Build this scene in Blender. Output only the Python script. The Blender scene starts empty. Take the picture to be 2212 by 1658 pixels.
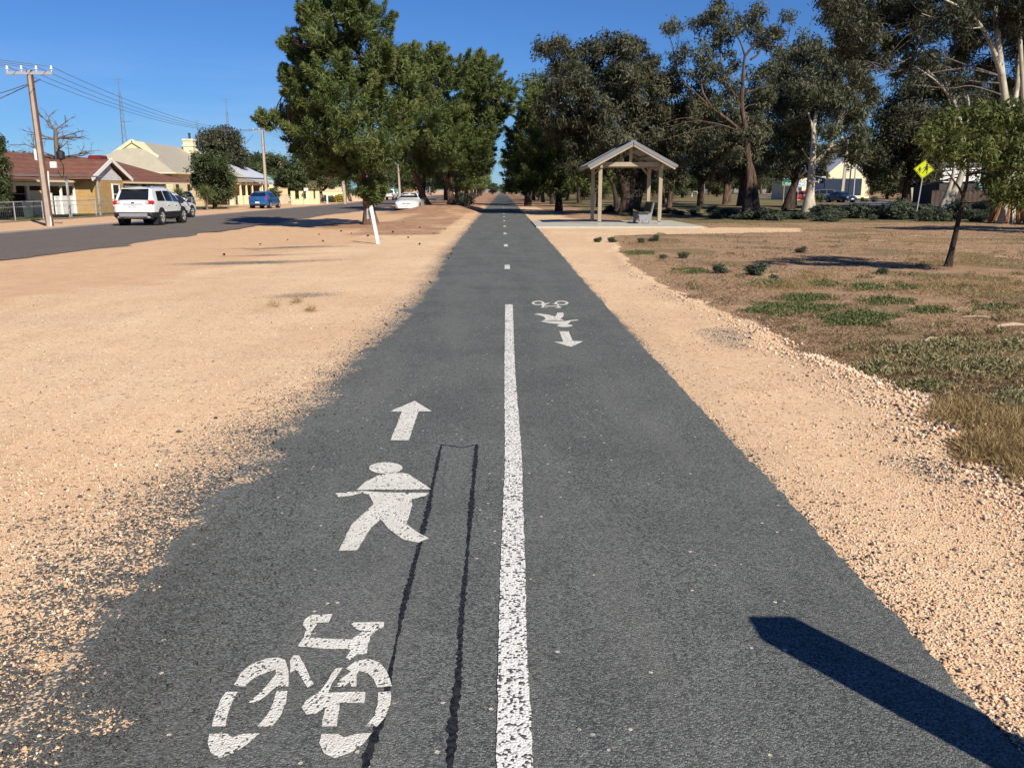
import bpy, math, random
import numpy as np
from mathutils import Vector, Matrix

# ------------------------------------------------------------------ scene, camera, sun, sky
scene = bpy.context.scene
COL = scene.collection
F, CX, CY = 1852.0, 1105.5, 829.0                 # focal length and centre in pixels of a 2211 wide picture
PITCH, YAW, EYE = math.atan(419 / F), math.atan(20.5 / F), 1.6
cam = bpy.data.cameras.new('camera')
cam.sensor_fit = 'HORIZONTAL'
cam.sensor_width = 36.0
cam.lens = 36.0 * F / 2211.0
cam.clip_start, cam.clip_end = 0.05, 4000
camo = bpy.data.objects.new('camera', cam)
COL.objects.link(camo)
camo.location = (0, 0, EYE)
camo.rotation_euler = (math.pi / 2 - PITCH, 0, -YAW)
scene.camera = camo

SUN_AZ, SUN_EL = math.radians(32), math.radians(36)   # shadows run forward and to the left
SH = (-math.sin(SUN_AZ) / math.tan(SUN_EL), math.cos(SUN_AZ) / math.tan(SUN_EL))
sl = bpy.data.lights.new('sun', 'SUN')
sl.energy, sl.angle, sl.color = 4.9, math.radians(0.5), (1.0, 0.92, 0.80)
so = bpy.data.objects.new('sun', sl)
COL.objects.link(so)
dirv = Vector((-math.sin(SUN_AZ) * math.cos(SUN_EL), math.cos(SUN_AZ) * math.cos(SUN_EL), -math.sin(SUN_EL)))
so.rotation_euler = dirv.to_track_quat('-Z', 'Y').to_euler()
world = bpy.data.worlds.new('World')
scene.world = world
world.use_nodes = True
wn, wl = world.node_tree.nodes, world.node_tree.links
sky = wn.new('ShaderNodeTexSky')
sky.sky_type = 'NISHITA'
sky.sun_disc = False
sky.sun_elevation = SUN_EL
sky.sun_rotation = math.radians(148)
sky.altitude = 0
sky.air_density, sky.dust_density, sky.ozone_density = 1.0, 0.0, 4.0
bg = wn['Background']
bg.inputs['Strength'].default_value = 0.084
hue = wn.new('ShaderNodeMix'); hue.data_type = 'RGBA'; hue.blend_type = 'MULTIPLY'
hue.inputs[0].default_value = 1.0; hue.inputs[7].default_value = (0.30, 0.51, 0.84, 1)
wl.new(sky.outputs['Color'], hue.inputs[6])
tcn = wn.new('ShaderNodeTexCoord')
mpn = wn.new('ShaderNodeMapping'); mpn.inputs['Scale'].default_value = (1.2, 1.2, 9)
nzn = wn.new('ShaderNodeTexNoise'); nzn.inputs['Scale'].default_value = 2.2; nzn.inputs['Detail'].default_value = 7; nzn.inputs['Roughness'].default_value = .6
r1 = wn.new('ShaderNodeMapRange'); r1.inputs[1].default_value = .46; r1.inputs[2].default_value = .78
sx = wn.new('ShaderNodeSeparateXYZ'); r2 = wn.new('ShaderNodeMapRange'); r2.inputs[1].default_value = .16; r2.inputs[2].default_value = .05; r2.inputs[4].default_value = .45
mu = wn.new('ShaderNodeMath'); mu.operation = 'MULTIPLY'
cl = wn.new('ShaderNodeMix'); cl.data_type = 'RGBA'; cl.inputs[7].default_value = (4.6, 5.8, 7.6, 1)
wl.new(tcn.outputs['Generated'], mpn.inputs[0]); wl.new(mpn.outputs[0], nzn.inputs['Vector']); wl.new(nzn.outputs['Fac'], r1.inputs[0])
wl.new(tcn.outputs['Generated'], sx.inputs[0]); wl.new(sx.outputs[2], r2.inputs[0]); wl.new(r1.outputs[0], mu.inputs[0]); wl.new(r2.outputs[0], mu.inputs[1])
wl.new(mu.outputs[0], cl.inputs[0]); wl.new(hue.outputs[2], cl.inputs[6]); wl.new(cl.outputs[2], bg.inputs['Color'])
scene.view_settings.view_transform = 'Standard'
scene.view_settings.look = 'None'
scene.view_settings.exposure = 0.42
scene.view_settings.gamma = 1.0
scene.cycles.max_bounces = 6
scene.cycles.transparent_max_bounces = 8

# ------------------------------------------------------------------ pixel -> world helpers (measuring the photograph)
_cp, _sp, _cy, _sy = math.cos(PITCH), math.sin(PITCH), math.cos(YAW), math.sin(YAW)
def ray(u, v):
    x = (u - CX) / F; y = -(v - CY) / F
    fw = _cp + y * _sp; up = y * _cp - _sp
    return (x * _cy + fw * _sy, -x * _sy + fw * _cy, up)
def G(u, v, z=0.0):
    d = ray(u, v); t = (z - EYE) / d[2]
    return (d[0] * t, d[1] * t)
def at(u, v, Y):
    d = ray(u, v); t = Y / d[1]
    return (d[0] * t, Y, EYE + d[2] * t)
def atx(u, v, X):
    d = ray(u, v); t = X / d[0]
    return (X, d[1] * t, EYE + d[2] * t)
def zc(ox, oy, s):
    return lambda p: ((ox + p[0] / s) / 1.47671, (oy + p[1] / s) / 1.47671)

# ------------------------------------------------------------------ objects
def link(o, parent=None):
    COL.objects.link(o)
    if parent is not None: o.parent = parent
    return o
def tag(o, label=None, cat=None, group=None, kind=None):
    if label: o['label'] = label
    if cat: o['category'] = cat
    if group: o['group'] = group
    if kind: o['kind'] = kind
    return o
def empty(name, loc, rz=0.0, label=None, cat=None, group=None):
    o = bpy.data.objects.new(name, None)
    o.empty_display_size = 0.2
    o.location = loc; o.rotation_euler = (0, 0, rz)
    link(o)
    return tag(o, label, cat, group)
def copy_tree(o, parent=None):
    c = o.copy(); COL.objects.link(c); c.parent = parent
    for ch in list(o.children): copy_tree(ch, c)
    return c

class MB:
    """collects polygons; build() links them as one mesh object"""
    def __init__(s): s.v = []; s.f = []
    def add(s, vs, fs):
        b = len(s.v); s.v += [tuple(p) for p in vs]; s.f += [tuple(b + i for i in f) for f in fs]; return s
    def box(s, c, d, rz=0.0, bev=0.0):
        x, y, z = d[0] / 2, d[1] / 2, d[2] / 2
        cr, sr = math.cos(rz), math.sin(rz)
        if bev <= 0:
            pts = [(i * x, j * y, k * z) for k in (-1, 1) for i, j in ((-1, -1), (1, -1), (1, 1), (-1, 1))]
            fs = [(3, 2, 1, 0), (4, 5, 6, 7), (0, 1, 5, 4), (1, 2, 6, 5), (2, 3, 7, 6), (3, 0, 4, 7)]
        else:
            b = min(bev, x * .9, y * .9, z * .9)
            pts = []
            for k, ins in ((-z, b), (-z + b, 0), (z - b, 0), (z, b)):
                for (i, j) in ((-1, -1), (1, -1), (1, 1), (-1, 1)):
                    pts.append((i * (x - ins), j * (y - ins), k))
            fs = [(3, 2, 1, 0), (12, 13, 14, 15)]
            for r in range(3):
                for q in range(4):
                    fs.append((r * 4 + q, r * 4 + (q + 1) % 4, r * 4 + 4 + (q + 1) % 4, r * 4 + 4 + q))
        return s.add([(c[0] + p[0] * cr - p[1] * sr, c[1] + p[0] * sr + p[1] * cr, c[2] + p[2]) for p in pts], fs)
    def beam(s, a, b, w, h):
        a, b = Vector(a), Vector(b); d = (b - a).normalized()
        up = Vector((0, 0, 1)) if abs(d.z) < .95 else Vector((0, 1, 0))
        sx = d.cross(up).normalized() * w / 2; sz = sx.cross(d).normalized() * h / 2
        vs = [p + i * sx + j * sz for p in (a, b) for i, j in ((-1, -1), (1, -1), (1, 1), (-1, 1))]
        return s.add(vs, [(0, 1, 2, 3), (7, 6, 5, 4), (0, 4, 5, 1), (1, 5, 6, 2), (2, 6, 7, 3), (3, 7, 4, 0)])
    def tube(s, pts, rad, n=8, smooth=0, cap=True):
        pts = [Vector(p) for p in pts]
        if not hasattr(rad, '__len__'): rad = [rad] * len(pts)
        if smooth and len(pts) > 2:
            np_, nr = [], []
            P = [pts[0] * 2 - pts[1]] + pts + [pts[-1] * 2 - pts[-2]]
            for i in range(1, len(P) - 2):
                for k in range(smooth):
                    t = k / smooth
                    a, b, c, d = P[i - 1], P[i], P[i + 1], P[i + 2]
                    np_.append(.5 * ((2 * b) + (c - a) * t + (2 * a - 5 * b + 4 * c - d) * t * t + (3 * b - a - 3 * c + d) * t ** 3))
                    nr.append(rad[i - 1] * (1 - t) + rad[i] * t)
            np_.append(pts[-1]); nr.append(rad[-1]); pts, rad = np_, nr
        vs = []; u = None
        for i, p in enumerate(pts):
            d = (pts[min(i + 1, len(pts) - 1)] - pts[max(i - 1, 0)])
            d = d.normalized() if d.length > 1e-9 else Vector((0, 0, 1))
            if u is None: u = d.orthogonal().normalized()
            u = (u - d * u.dot(d)); u = u.normalized() if u.length > 1e-6 else d.orthogonal().normalized()
            w = d.cross(u)
            for k in range(n):
                a = 2 * math.pi * k / n
                vs.append(p + (u * math.cos(a) + w * math.sin(a)) * rad[i])
        fs = [(i * n + k, i * n + (k + 1) % n, (i + 1) * n + (k + 1) % n, (i + 1) * n + k) for i in range(len(pts) - 1) for k in range(n)]
        if cap: fs += [tuple(range(n))[::-1], tuple((len(pts) - 1) * n + k for k in range(n))]
        return s.add(vs, fs)
    def lathe(s, prof, n=20, c=(0, 0, 0), axis='z'):
        vs = []
        for r, h in prof:
            for k in range(n):
                a = 2 * math.pi * k / n
                q = (r * math.cos(a), r * math.sin(a), h)
                if axis == 'x': q = (q[2], q[0], q[1])
                if axis == 'y': q = (q[0], q[2], q[1])
                vs.append((c[0] + q[0], c[1] + q[1], c[2] + q[2]))
        m = len(prof)
        fs = [(i * n + k, i * n + (k + 1) % n, (i + 1) * n + (k + 1) % n, (i + 1) * n + k) for i in range(m - 1) for k in range(n)]
        fs += [tuple(range(n))[::-1], tuple((m - 1) * n + k for k in range(n))]
        return s.add(vs, fs)
    def prism(s, poly, a, b):
        """closed outline of 3-D points poly, extruded from offset a to offset b (vectors)"""
        n = len(poly); A, B = Vector(a), Vector(b)
        vs = [Vector(p) + A for p in poly] + [Vector(p) + B for p in poly]
        return s.add(vs, [tuple(range(n))[::-1], tuple(range(n, 2 * n))] + [(i, (i + 1) % n, n + (i + 1) % n, n + i) for i in range(n)])
    def build(s, name, m, parent=None, smooth=False, off=None):
        me = bpy.data.meshes.new(name)
        vs = s.v if off is None else [(p[0] - off[0], p[1] - off[1], p[2] - off[2]) for p in s.v]
        me.from_pydata(vs, [], s.f)
        me.materials.append(m)
        me.update()
        if smooth:
            me.polygons.foreach_set('use_smooth', [True] * len(me.polygons))
            me.set_sharp_from_angle(angle=math.radians(smooth if smooth is not True else 40))
        o = bpy.data.objects.new(name, me)
        return link(o, parent)

# ------------------------------------------------------------------ materials
def lin(r, g, b):
    f = lambda c: (c / 255 / 12.92) if c / 255 <= .04045 else ((c / 255 + .055) / 1.055) ** 2.4
    return (f(r), f(g), f(b))
class NT:
    def __init__(s, name):
        s.m = bpy.data.materials.new(name); s.m.use_nodes = True
        s.n, s.l = s.m.node_tree.nodes, s.m.node_tree.links
        s.p = s.n['Principled BSDF']; s.out = s.n['Material Output']
    def new(s, t, **kw):
        n = s.n.new(t)
        for k, v in kw.items(): setattr(n, k, v)
        return n
    def put(s, sock, v):
        if isinstance(v, bpy.types.NodeSocket): s.l.new(v, sock)
        elif isinstance(v, tuple) and len(v) == 3 and sock.type == 'RGBA': sock.default_value = (*v, 1)
        else: sock.default_value = v
    def pos(s):
        return s.new('ShaderNodeNewGeometry').outputs['Position']
    def obj(s):
        return s.new('ShaderNodeTexCoord').outputs['Object']
    def scale(s, vec, sc):
        n = s.new('ShaderNodeVectorMath', operation='MULTIPLY'); s.put(n.inputs[0], vec); n.inputs[1].default_value = sc
        return n.outputs[0]
    def noise(s, vec, sc, det=4, rough=.55):
        n = s.new('ShaderNodeTexNoise'); s.put(n.inputs['Vector'], vec)
        n.inputs['Scale'].default_value = sc; n.inputs['Detail'].default_value = det; n.inputs['Roughness'].default_value = rough
        return n.outputs['Fac']
    def voro(s, vec, sc, feat='F1', out='Distance'):
        n = s.new('ShaderNodeTexVoronoi', feature=feat); s.put(n.inputs['Vector'], vec); n.inputs['Scale'].default_value = sc
        return n.outputs[out]
    def math(s, op, a, b=0.0, clamp=False):
        n = s.new('ShaderNodeMath', operation=op, use_clamp=clamp); s.put(n.inputs[0], a); s.put(n.inputs[1], b)
        return n.outputs[0]
    def rng(s, v, a, b, c=0.0, d=1.0):
        n = s.new('ShaderNodeMapRange'); s.put(n.inputs[0], v)
        for i, q in enumerate((a, b, c, d)): s.put(n.inputs[i + 1], q)
        return n.outputs[0]
    def mix(s, fac, a, b, blend='MIX'):
        n = s.new('ShaderNodeMix', data_type='RGBA', blend_type=blend)
        s.put(n.inputs[0], fac); s.put(n.inputs[6], a); s.put(n.inputs[7], b)
        return n.outputs[2]
    def ramp(s, fac, stops):
        n = s.new('ShaderNodeValToRGB'); s.put(n.inputs[0], fac)
        el = n.color_ramp.elements
        while len(el) < len(stops): el.new(.5)
        for e, (p, c) in zip(el, stops): e.position = p; e.color = (*c, 1)
        return n.outputs[0]
    def attr(s, name):
        n = s.new('ShaderNodeAttribute'); n.attribute_name = name
        return n.outputs['Fac']
    def sep(s, vec):
        n = s.new('ShaderNodeSeparateXYZ'); s.put(n.inputs[0], vec); return n.outputs
    def bump(s, h, strength=.4, dist=.01):
        n = s.new('ShaderNodeBump'); s.put(n.inputs['Height'], h)
        n.inputs['Strength'].default_value = strength; n.inputs['Distance'].default_value = dist
        s.l.new(n.outputs[0], s.p.inputs['Normal'])
    def fin(s, col=None, rough=.7, metal=0.0, spec=.3):
        if col is not None: s.put(s.p.inputs['Base Color'], col)
        s.put(s.p.inputs['Roughness'], rough); s.put(s.p.inputs['Metallic'], metal); s.put(s.p.inputs['Specular IOR Level'], spec)
        return s.m
def plain(name, col, rough=.6, metal=0.0, var=.18, sc=3.0, spec=.3, bump=0.0):
    t = NT(name); o = t.obj()
    n = t.noise(o, sc, 6, .65)
    c = t.mix(t.rng(n, .3, .7), tuple(x * (1 - var) for x in col), tuple(min(1, x * (1 + var)) for x in col))
    if bump: t.bump(t.noise(o, sc * 12, 3), bump, .01)
    return t.fin(c, rough, metal, spec)
M = {}
def leafmat(name, c0, c1, c2, trans=.22):
    t = NT(name)
    col = t.ramp(t.attr('tint'), [(0, c0), (.5, c1), (1, c2)])
    t.fin(col, .55, 0, .25)
    tr = t.new('ShaderNodeBsdfTranslucent'); t.l.new(col, tr.inputs[0])
    mx = t.new('ShaderNodeMixShader'); mx.inputs[0].default_value = trans
    t.l.new(t.p.outputs[0], mx.inputs[1]); t.l.new(tr.outputs[0], mx.inputs[2]); t.l.new(mx.outputs[0], t.out.inputs[0])
    return t.m
def barkmat(name, c0, c1, c2, sc=(6, 6, 1.2), bump=.6):
    t = NT(name); o = t.scale(t.pos(), sc)
    n = t.noise(o, 1.6, 6, .65)
    t.bump(n, bump, .06)
    return t.fin(t.ramp(n, [(.3, c0), (.5, c1), (.7, c2)]), .9, 0, .1)
def tilemat(name, c0, c1, period, axis=2, rough=.8):
    """roof or wall with courses: dark joint lines at a real spacing"""
    t = NT(name); p = t.pos(); s = t.sep(p)
    w = t.math('PINGPONG', s[axis], period / 2)
    line = t.rng(w, 0, period * .14)
    n = t.noise(p, 2.2, 5)
    c = t.mix(t.rng(n, .3, .7), c0, c1)
    t.bump(line, .5, .03)
    return t.fin(t.mix(t.math('MULTIPLY', t.math('SUBTRACT', 1.0, line), .45), c, tuple(x * .45 for x in c0)), rough, 0, .2)
M['pine'] = leafmat('pine_needles', (.046, .070, .022), (.115, .150, .042), (.225, .245, .082), .25)
M['gum'] = leafmat('gum_leaves', (.045, .052, .028), (.095, .102, .055), (.165, .160, .09), .22)
M['dark_gum'] = leafmat('dark_gum_leaves', (.028, .033, .018), (.064, .070, .038), (.140, .126, .072), .2)
M['young'] = leafmat('young_leaves', (.055, .075, .018), (.11, .13, .032), (.20, .22, .065), .28)
M['garden'] = leafmat('garden_leaves', (.03, .045, .018), (.062, .085, .03), (.11, .13, .05), .2)
M['olive'] = leafmat('olive_leaves', (.15, .14, .06), (.25, .22, .105), (.36, .31, .16), .25)
M['yellow_leaf'] = leafmat('yellow_leaves', (.22, .18, .02), (.35, .28, .03), (.45, .36, .05), .25)
M['salt'] = leafmat('saltbush_leaves', (.035, .05, .03), (.07, .09, .055), (.12, .14, .09), .2)
M['weed'] = leafmat('weed_leaves', (.07, .09, .03), (.125, .15, .05), (.21, .225, .09), .3)
M['dry'] = leafmat('dry_grass', (.10, .075, .035), (.27, .19, .10), (.46, .35, .19), .2)
M['reddish'] = leafmat('reddish_leaves', (.08, .03, .02), (.13, .05, .03), (.1, .09, .03), .2)
M['straw'] = leafmat('straw_grass', (.16, .105, .045), (.34, .24, .105), (.52, .39, .19), .3)
M['litter'] = plain('bark_litter', (.42, .32, .22), .9, var=.2)
M['pine_bark'] = barkmat('pine_bark', (.06, .035, .022), (.16, .095, .065), (.28, .18, .13), (9, 9, 2.5), .9)
M['dark_bark'] = barkmat('dark_bark', (.016, .012, .010), (.05, .038, .03), (.11, .08, .065), (8, 8, 1.0), .9)
M['red_bark'] = barkmat('red_bark', (.035, .024, .019), (.09, .058, .043), (.20, .135, .10), (6, 6, .9), .8)
M['white_bark'] = barkmat('white_bark', (.22, .17, .12), (.46, .41, .32), (.60, .55, .44), (3, 3, .8), .25)
M['orange_bark'] = barkmat('orange_bark', (.10, .05, .03), (.28, .14, .07), (.46, .27, .13), (8, 8, .8), .9)
M['grey_bark'] = barkmat('grey_bark', (.07, .055, .048), (.14, .115, .10), (.23, .20, .175), (6, 6, 1), .5)
M['timber'] = plain('painted_beige', (.335, .275, .195), .6, var=.10)
M['zinc'] = plain('zinc_grey', (.20, .205, .215), .45, .2, var=.06)
M['concrete'] = plain('concrete', (.43, .405, .335), .85, var=.10, sc=2.5, bump=.15)
M['slat'] = plain('brown_slats', (.07, .06, .045), .8, var=.2, sc=8)
M['bench'] = plain('grey_concrete', (.25, .25, .26), .85, var=.10, sc=6, bump=.1)
M['steel'] = plain('galvanised_steel', (.42, .43, .44), .5, .3, var=.08)
M['dark_metal'] = plain('dark_metal', (.05, .05, .055), .5, .2)
M['white'] = plain('white_paint', (.78, .77, .73), .5, var=.05)
M['cream'] = plain('cream_paint', (.72, .63, .40), .7, var=.06)
M['black'] = plain('black_plastic', (.018, .018, .02), .6, var=.1)
M['rubber'] = plain('tyre_rubber', (.02, .02, .021), .8, var=.1)
M['rim'] = plain('alloy_rim', (.6, .6, .62), .3, .7, var=.05)
M['lamp_red'] = plain('red_lens', (.42, .012, .018), .15, var=.1, spec=.6)
M['lamp_clear'] = plain('clear_lens', (.55, .53, .48), .12, var=.08, spec=.7)
M['plate'] = plain('number_plate', (.74, .75, .74), .5, var=.03)
M['ink'] = plain('dark_ink', (.02, .025, .06), .6, var=.0)
M['wire'] = plain('grey_wire', (.16, .17, .19), .6)
M['insulator'] = plain('white_porcelain', (.75, .74, .7), .25, var=.04)
def carpaint(name, col, coat=1.0):
    t = NT(name); t.fin(col, .35, 0, .5); t.p.inputs['Coat Weight'].default_value = coat; t.p.inputs['Coat Roughness'].default_value = .06
    n = t.noise(t.obj(), 2.5, 5); t.put(t.p.inputs['Base Color'], t.mix(t.rng(n, .35, .7), col, tuple(c * .88 for c in col)))
    return t.m
M['paint_white'] = carpaint('white_car_paint', (.74, .74, .72))
M['paint_blue'] = carpaint('blue_car_paint', (.012, .085, .26))
M['paint_navy'] = carpaint('navy_car_paint', (.012, .018, .045))
M['paint_grey'] = carpaint('grey_car_paint', (.07, .075, .085))
M['paint_red'] = carpaint('red_car_paint', (.35, .02, .015))
t = NT('dark_glass'); M['glass'] = t.fin((.012, .014, .017), .05, 0, .7)
t = NT('window_glass'); M['pane'] = t.fin((.03, .035, .04), .08, 0, .6)
# ------------------------------------------------------------------ ground zones
Z4 = zc(600, 1200, 1461 / 1100); Z5 = zc(1600, 880, 2211 / 400); Z3 = zc(2000, 640, 2212 / 1265)
Z1 = zc(0, 150, 1516 / 640); Z2 = zc(300, 380, 2212 / 640); Z7 = zc(800, 380, 2212 / 900); Z8 = zc(1700, 400, 2212 / 600)
Zs = zc(2200, 380, 2212 / 600); Zr = zc(2700, 380, 1874 / 565); Zw = zc(850, 520, 2212 / 350); Zg = zc(1200, 560, 2212 / 180)
edge_px = [(2211, 1500), (2100, 1420), (1900, 1300), (1700, 1170), (1400, 1040), (1050, 880), (850, 790), (600, 650), (300, 530), (120, 430), (0, 350)]
edge = [G(*Z3(p)) for p in edge_px]
edge = sorted([(y, x) for x, y in edge])
edge = [(0.0, edge[0][1] + .25)] + edge + [(31, 3.9), (33.5, 11.5), (36.5, 12.5), (37.5, 9.0), (44, 9.0), (46, 5.2), (60, 3.6), (90, 3.0), (400, 2.6)]
EY = np.array([e[0] for e in edge]); EX = np.array([e[1] for e in edge])
road_near = lambda y: -11.3 + 0.12 * np.sin(y * .31) - .7 * np.clip((24 - y) / 6, -0.2, 1.2)
def rnear(y): return 29.0 + .208 * (y - 48.0)
def vnoise(x, y, s, seed=0):
    """smooth value noise on arrays"""
    rs = np.random.RandomState(seed); T = rs.rand(64, 64)
    gx, gy = np.asarray(x) / s, np.asarray(y) / s
    ix, iy = np.floor(gx).astype(int), np.floor(gy).astype(int)
    fx, fy = gx - ix, gy - iy
    fx = fx * fx * (3 - 2 * fx); fy = fy * fy * (3 - 2 * fy)
    g = lambda a, b: T[a % 64, b % 64]
    return (g(ix, iy) * (1 - fx) + g(ix + 1, iy) * fx) * (1 - fy) + (g(ix, iy + 1) * (1 - fx) + g(ix + 1, iy + 1) * fx) * fy
def sstep(a, b, v): t = np.clip((v - a) / (b - a), 0, 1); return t * t * (3 - 2 * t)
MOUNDS = [(-5.6, 39.5, 2.0, 3.2, .14), (-5.2, 62, 2.6, 6, .30), (-4.0, 66, 2.0, 9, .32), (-4.0, 84, 2.0, 14, .3), (5.0, 52, 1.0, 4, .12), (22, 46, 7, 4, .05)]
def height(x, y):
    h = (vnoise(x, y, 1.7, 1) - .5) * .035 + (vnoise(x, y, .45, 2) - .5) * .014 + (vnoise(x, y, 9, 3) - .5) * .05
    ex = np.interp(y, EY, EX)
    wob = (vnoise(y, y * 0 + 3, .8, 5) - .3) * .07
    h = h + np.where(y < 32, np.exp(-((x - ex + .12) / .16) ** 2) * np.clip(wob, 0, .08) * 1.2, 0)
    for (mx, my, sx, sy, hh) in MOUNDS:
        h = h + hh * np.exp(-((x - mx) / sx) ** 2 - ((y - my) / sy) ** 2) * (.7 + .6 * vnoise(x, y, .8, 7))
    path = sstep(1.35, 1.9, np.abs(x))
    roadl = 1 - sstep(-21.0, -20.2, x) * (1 - sstep(-11.6, -10.9, x))
    rn = rnear(y)
    roadr = 1 - sstep(-.4, .3, x - rn) * (1 - sstep(8.4, 9.2, x - rn))
    slab = 1 - sstep(1.2, 1.7, x) * (1 - sstep(8.9, 9.4, x)) * sstep(36.3, 36.9, y) * (1 - sstep(44.8, 45.4, y))
    k = path * roadl * roadr * slab
    return h * k - .012 * (1 - k)
def H(x, y): return float(height(np.array([x], float), np.array([y], float))[0])

def grid_mesh(name, xs, ys, zf, mat, attrs):
    X, Y = np.meshgrid(xs, ys)
    x, y = X.ravel(), Y.ravel()
    v = np.stack([x, y, zf(x, y)], 1).astype(np.float32)
    nx, ny = len(xs), len(ys)
    i = np.arange(ny - 1)[:, None] * nx + np.arange(nx - 1)[None, :]
    q = np.stack([i, i + 1, i + 1 + nx, i + nx], -1).reshape(-1, 4)
    me = raw_mesh(name, v, q, mat)
    for k, fn in attrs.items():
        a = me.attributes.new(k, 'FLOAT', 'POINT'); a.data.foreach_set('value', fn(x, y).astype(np.float32))
    me.polygons.foreach_set('use_smooth', np.ones(len(q), bool))
    return link(bpy.data.objects.new(name, me))
def raw_mesh(name, v, q, mat, tint=None):
    me = bpy.data.meshes.new(name)
    k = q.shape[1]
    me.vertices.add(len(v)); me.vertices.foreach_set('co', np.ascontiguousarray(v, np.float32).ravel())
    me.loops.add(q.size); me.loops.foreach_set('vertex_index', np.ascontiguousarray(q, np.int32).ravel())
    me.polygons.add(len(q)); me.polygons.foreach_set('loop_start', np.arange(0, q.size, k, dtype=np.int32))
    me.polygons.foreach_set('loop_total', np.full(len(q), k, np.int32))
    me.materials.append(mat)
    me.update(calc_edges=True)
    if tint is not None:
        a = me.attributes.new('tint', 'FLOAT', 'POINT'); a.data.foreach_set('value', tint.astype(np.float32))
    return me

SANDP = [(258, 1569, .055), (225, 1548, .04), (330, 1272, .03), (119, 1430, .07), (304, 1223, .05), (253, 1275, .05), (180, 1380, .04), (520, 1040, .06), (400, 1130, .05)]
DARKS = [(G(560, 565), 1.9, .55, .75), (G(640, 535), 2.2, .5, .75), (G(600, 550), 1.6, .4, .6), (G(655, 637), .75, .45, .55), (G(2010, 820), .45, .2, .2)]
def a_soil(x, y):
    ex = np.interp(y, EY, EX)
    s = sstep(-.10, .16, x - ex + (vnoise(x, y, .5, 11) - .5) * .30 + (vnoise(x, y, .15, 12) - .5) * .12)
    return s
def a_red(x, y):
    r = np.zeros_like(x)
    for (mx, my, sx, sy, hh) in MOUNDS[:5]:
        r = np.maximum(r, 1.25 * np.exp(-((x - mx) / sx / 1.25) ** 2 - ((y - my) / sy / 1.25) ** 2))
    strip = sstep(-6.6, -5.2, x) * (1 - sstep(-2.6, -1.9, x)) * sstep(27, 33, y + (vnoise(x, y, 2.5, 15) - .5) * 5)
    r = np.maximum(r, strip * .58)
    r = np.maximum(r, sstep(70, 100, y) * (1 - sstep(9, 12, np.abs(x))))
    return np.clip(r * (.75 + .6 * vnoise(x, y, .9, 13)), 0, 1)
def a_dark(x, y):
    w = np.interp(y, [0, 2.5, 4.5, 7, 12, 30], [.95, .90, .75, .50, .42, .36])
    x0 = np.interp(y, [0, 4, 6, 10, 15, 22, 40], [1.08, 1.16, 1.26, 1.14, 1.06, 1.25, 1.28])
    tt = (-x - x0) / w
    tt = tt + (vnoise(x, y, .33, 21) - .5) * .40 + (vnoise(x, y, .11, 22) - .5) * .30 + (vnoise(x, y, 1.1, 26) - .5) * .25
    for (pu, pv_, pr_) in SANDP:
        px_, py_ = G(pu, pv_); tt = tt + .95 * np.exp(-((x - px_) / pr_) ** 2 - ((y - py_) / pr_ / .8) ** 2)
    d = np.where(x < 0, np.interp(tt, [0, .22, .5, 1.0, 1.6, 2.3], [1.25, .82, .60, .34, .12, 0]), 0)
    n = .40 + 1.1 * vnoise(x, y, .38, 21)
    dr = np.where(x > 0, .8 * np.exp(-np.clip(x - 1.44, 0, 99) / .085), 0) * n
    ex = np.interp(y, EY, EX)
    pr = np.where((x > 0) & (y < 13), .5 * sstep(.55, .85, vnoise(x, y, .8, 23)) * np.exp(-((x - ex + .45) / .5) ** 2), 0)
    d = np.maximum(np.maximum(d, dr), pr)
    for (c, sx, sy, a) in DARKS:
        dx, dy = x - c[0], y - c[1]
        d = np.maximum(d, a * np.exp(-((dx) / sx) ** 2 - ((dy - dx * .35) / sy) ** 2) * (.6 + .7 * vnoise(x, y, .6, 24)))
    return np.clip(d, 0, 1.4)
def a_grass(x, y):
    g = 1.35 * sstep(5, 9, x) * sstep(42, 47, y + x * .1) * (.5 + .7 * vnoise(x, y, 4, 31)) * (1 - sstep(-1.5, 0, x - rnear(y)))
    g = np.maximum(g, .55 * sstep(.45, .75, vnoise(x, y, 1.3, 33)) * a_soil(x, y) * sstep(2, 5, x) * (y < 45))
    lawn = sstep(24.3, 24.7, -x) * sstep(46, 47, y) * (1 - sstep(84, 85, y)) * 1.0
    return np.clip(g, 0, 1), lawn
gx = np.concatenate([-np.geomspace(15, 1500, 50)[::-1], np.arange(-14.9, -4.5, .2), np.arange(-4.5, 4.5, .07), np.arange(4.5, 15, .16), np.geomspace(15.2, 1500, 60)])
gy = np.concatenate([np.arange(-14, .8, .8), np.arange(.8, 8, .07), np.geomspace(8.05, 60, 190), np.geomspace(61, 2500, 60)])
t = NT('ground_soil')
P = t.pos()
big = t.noise(P, .35, 5); mid = t.noise(P, 2.6, 6, .65); fine = t.noise(P, 22, 4, .7)
cell = t.voro(P, 95, out='Color'); celld = t.voro(P, 95)
cs = t.sep(cell)[0]
cell2 = t.sep(t.voro(P, 38, out='Color'))[0]
sand = t.mix(t.rng(big, .35, .65), (.67, .43, .25), (.78, .545, .335))
sand = t.mix(t.math('MULTIPLY', t.rng(mid, .42, .68), .55), sand, (.80, .575, .355))
trk = t.noise(t.scale(P, (1.3, .16, 1)), 1.0, 4, .6)
sand = t.mix(t.math('MULTIPLY', t.rng(trk, .50, .72), .45), sand, (.56, .355, .20))
pat = t.noise(t.scale(P, (.8, .45, 1)), 1.6, 5, .7)
sand = t.mix(t.math('MULTIPLY', t.rng(pat, .52, .70), .40), sand, (.50, .33, .20))
sand = t.mix(t.math('MULTIPLY', t.rng(cs, .55, 1), .55), sand, (.84, .66, .43))
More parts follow.
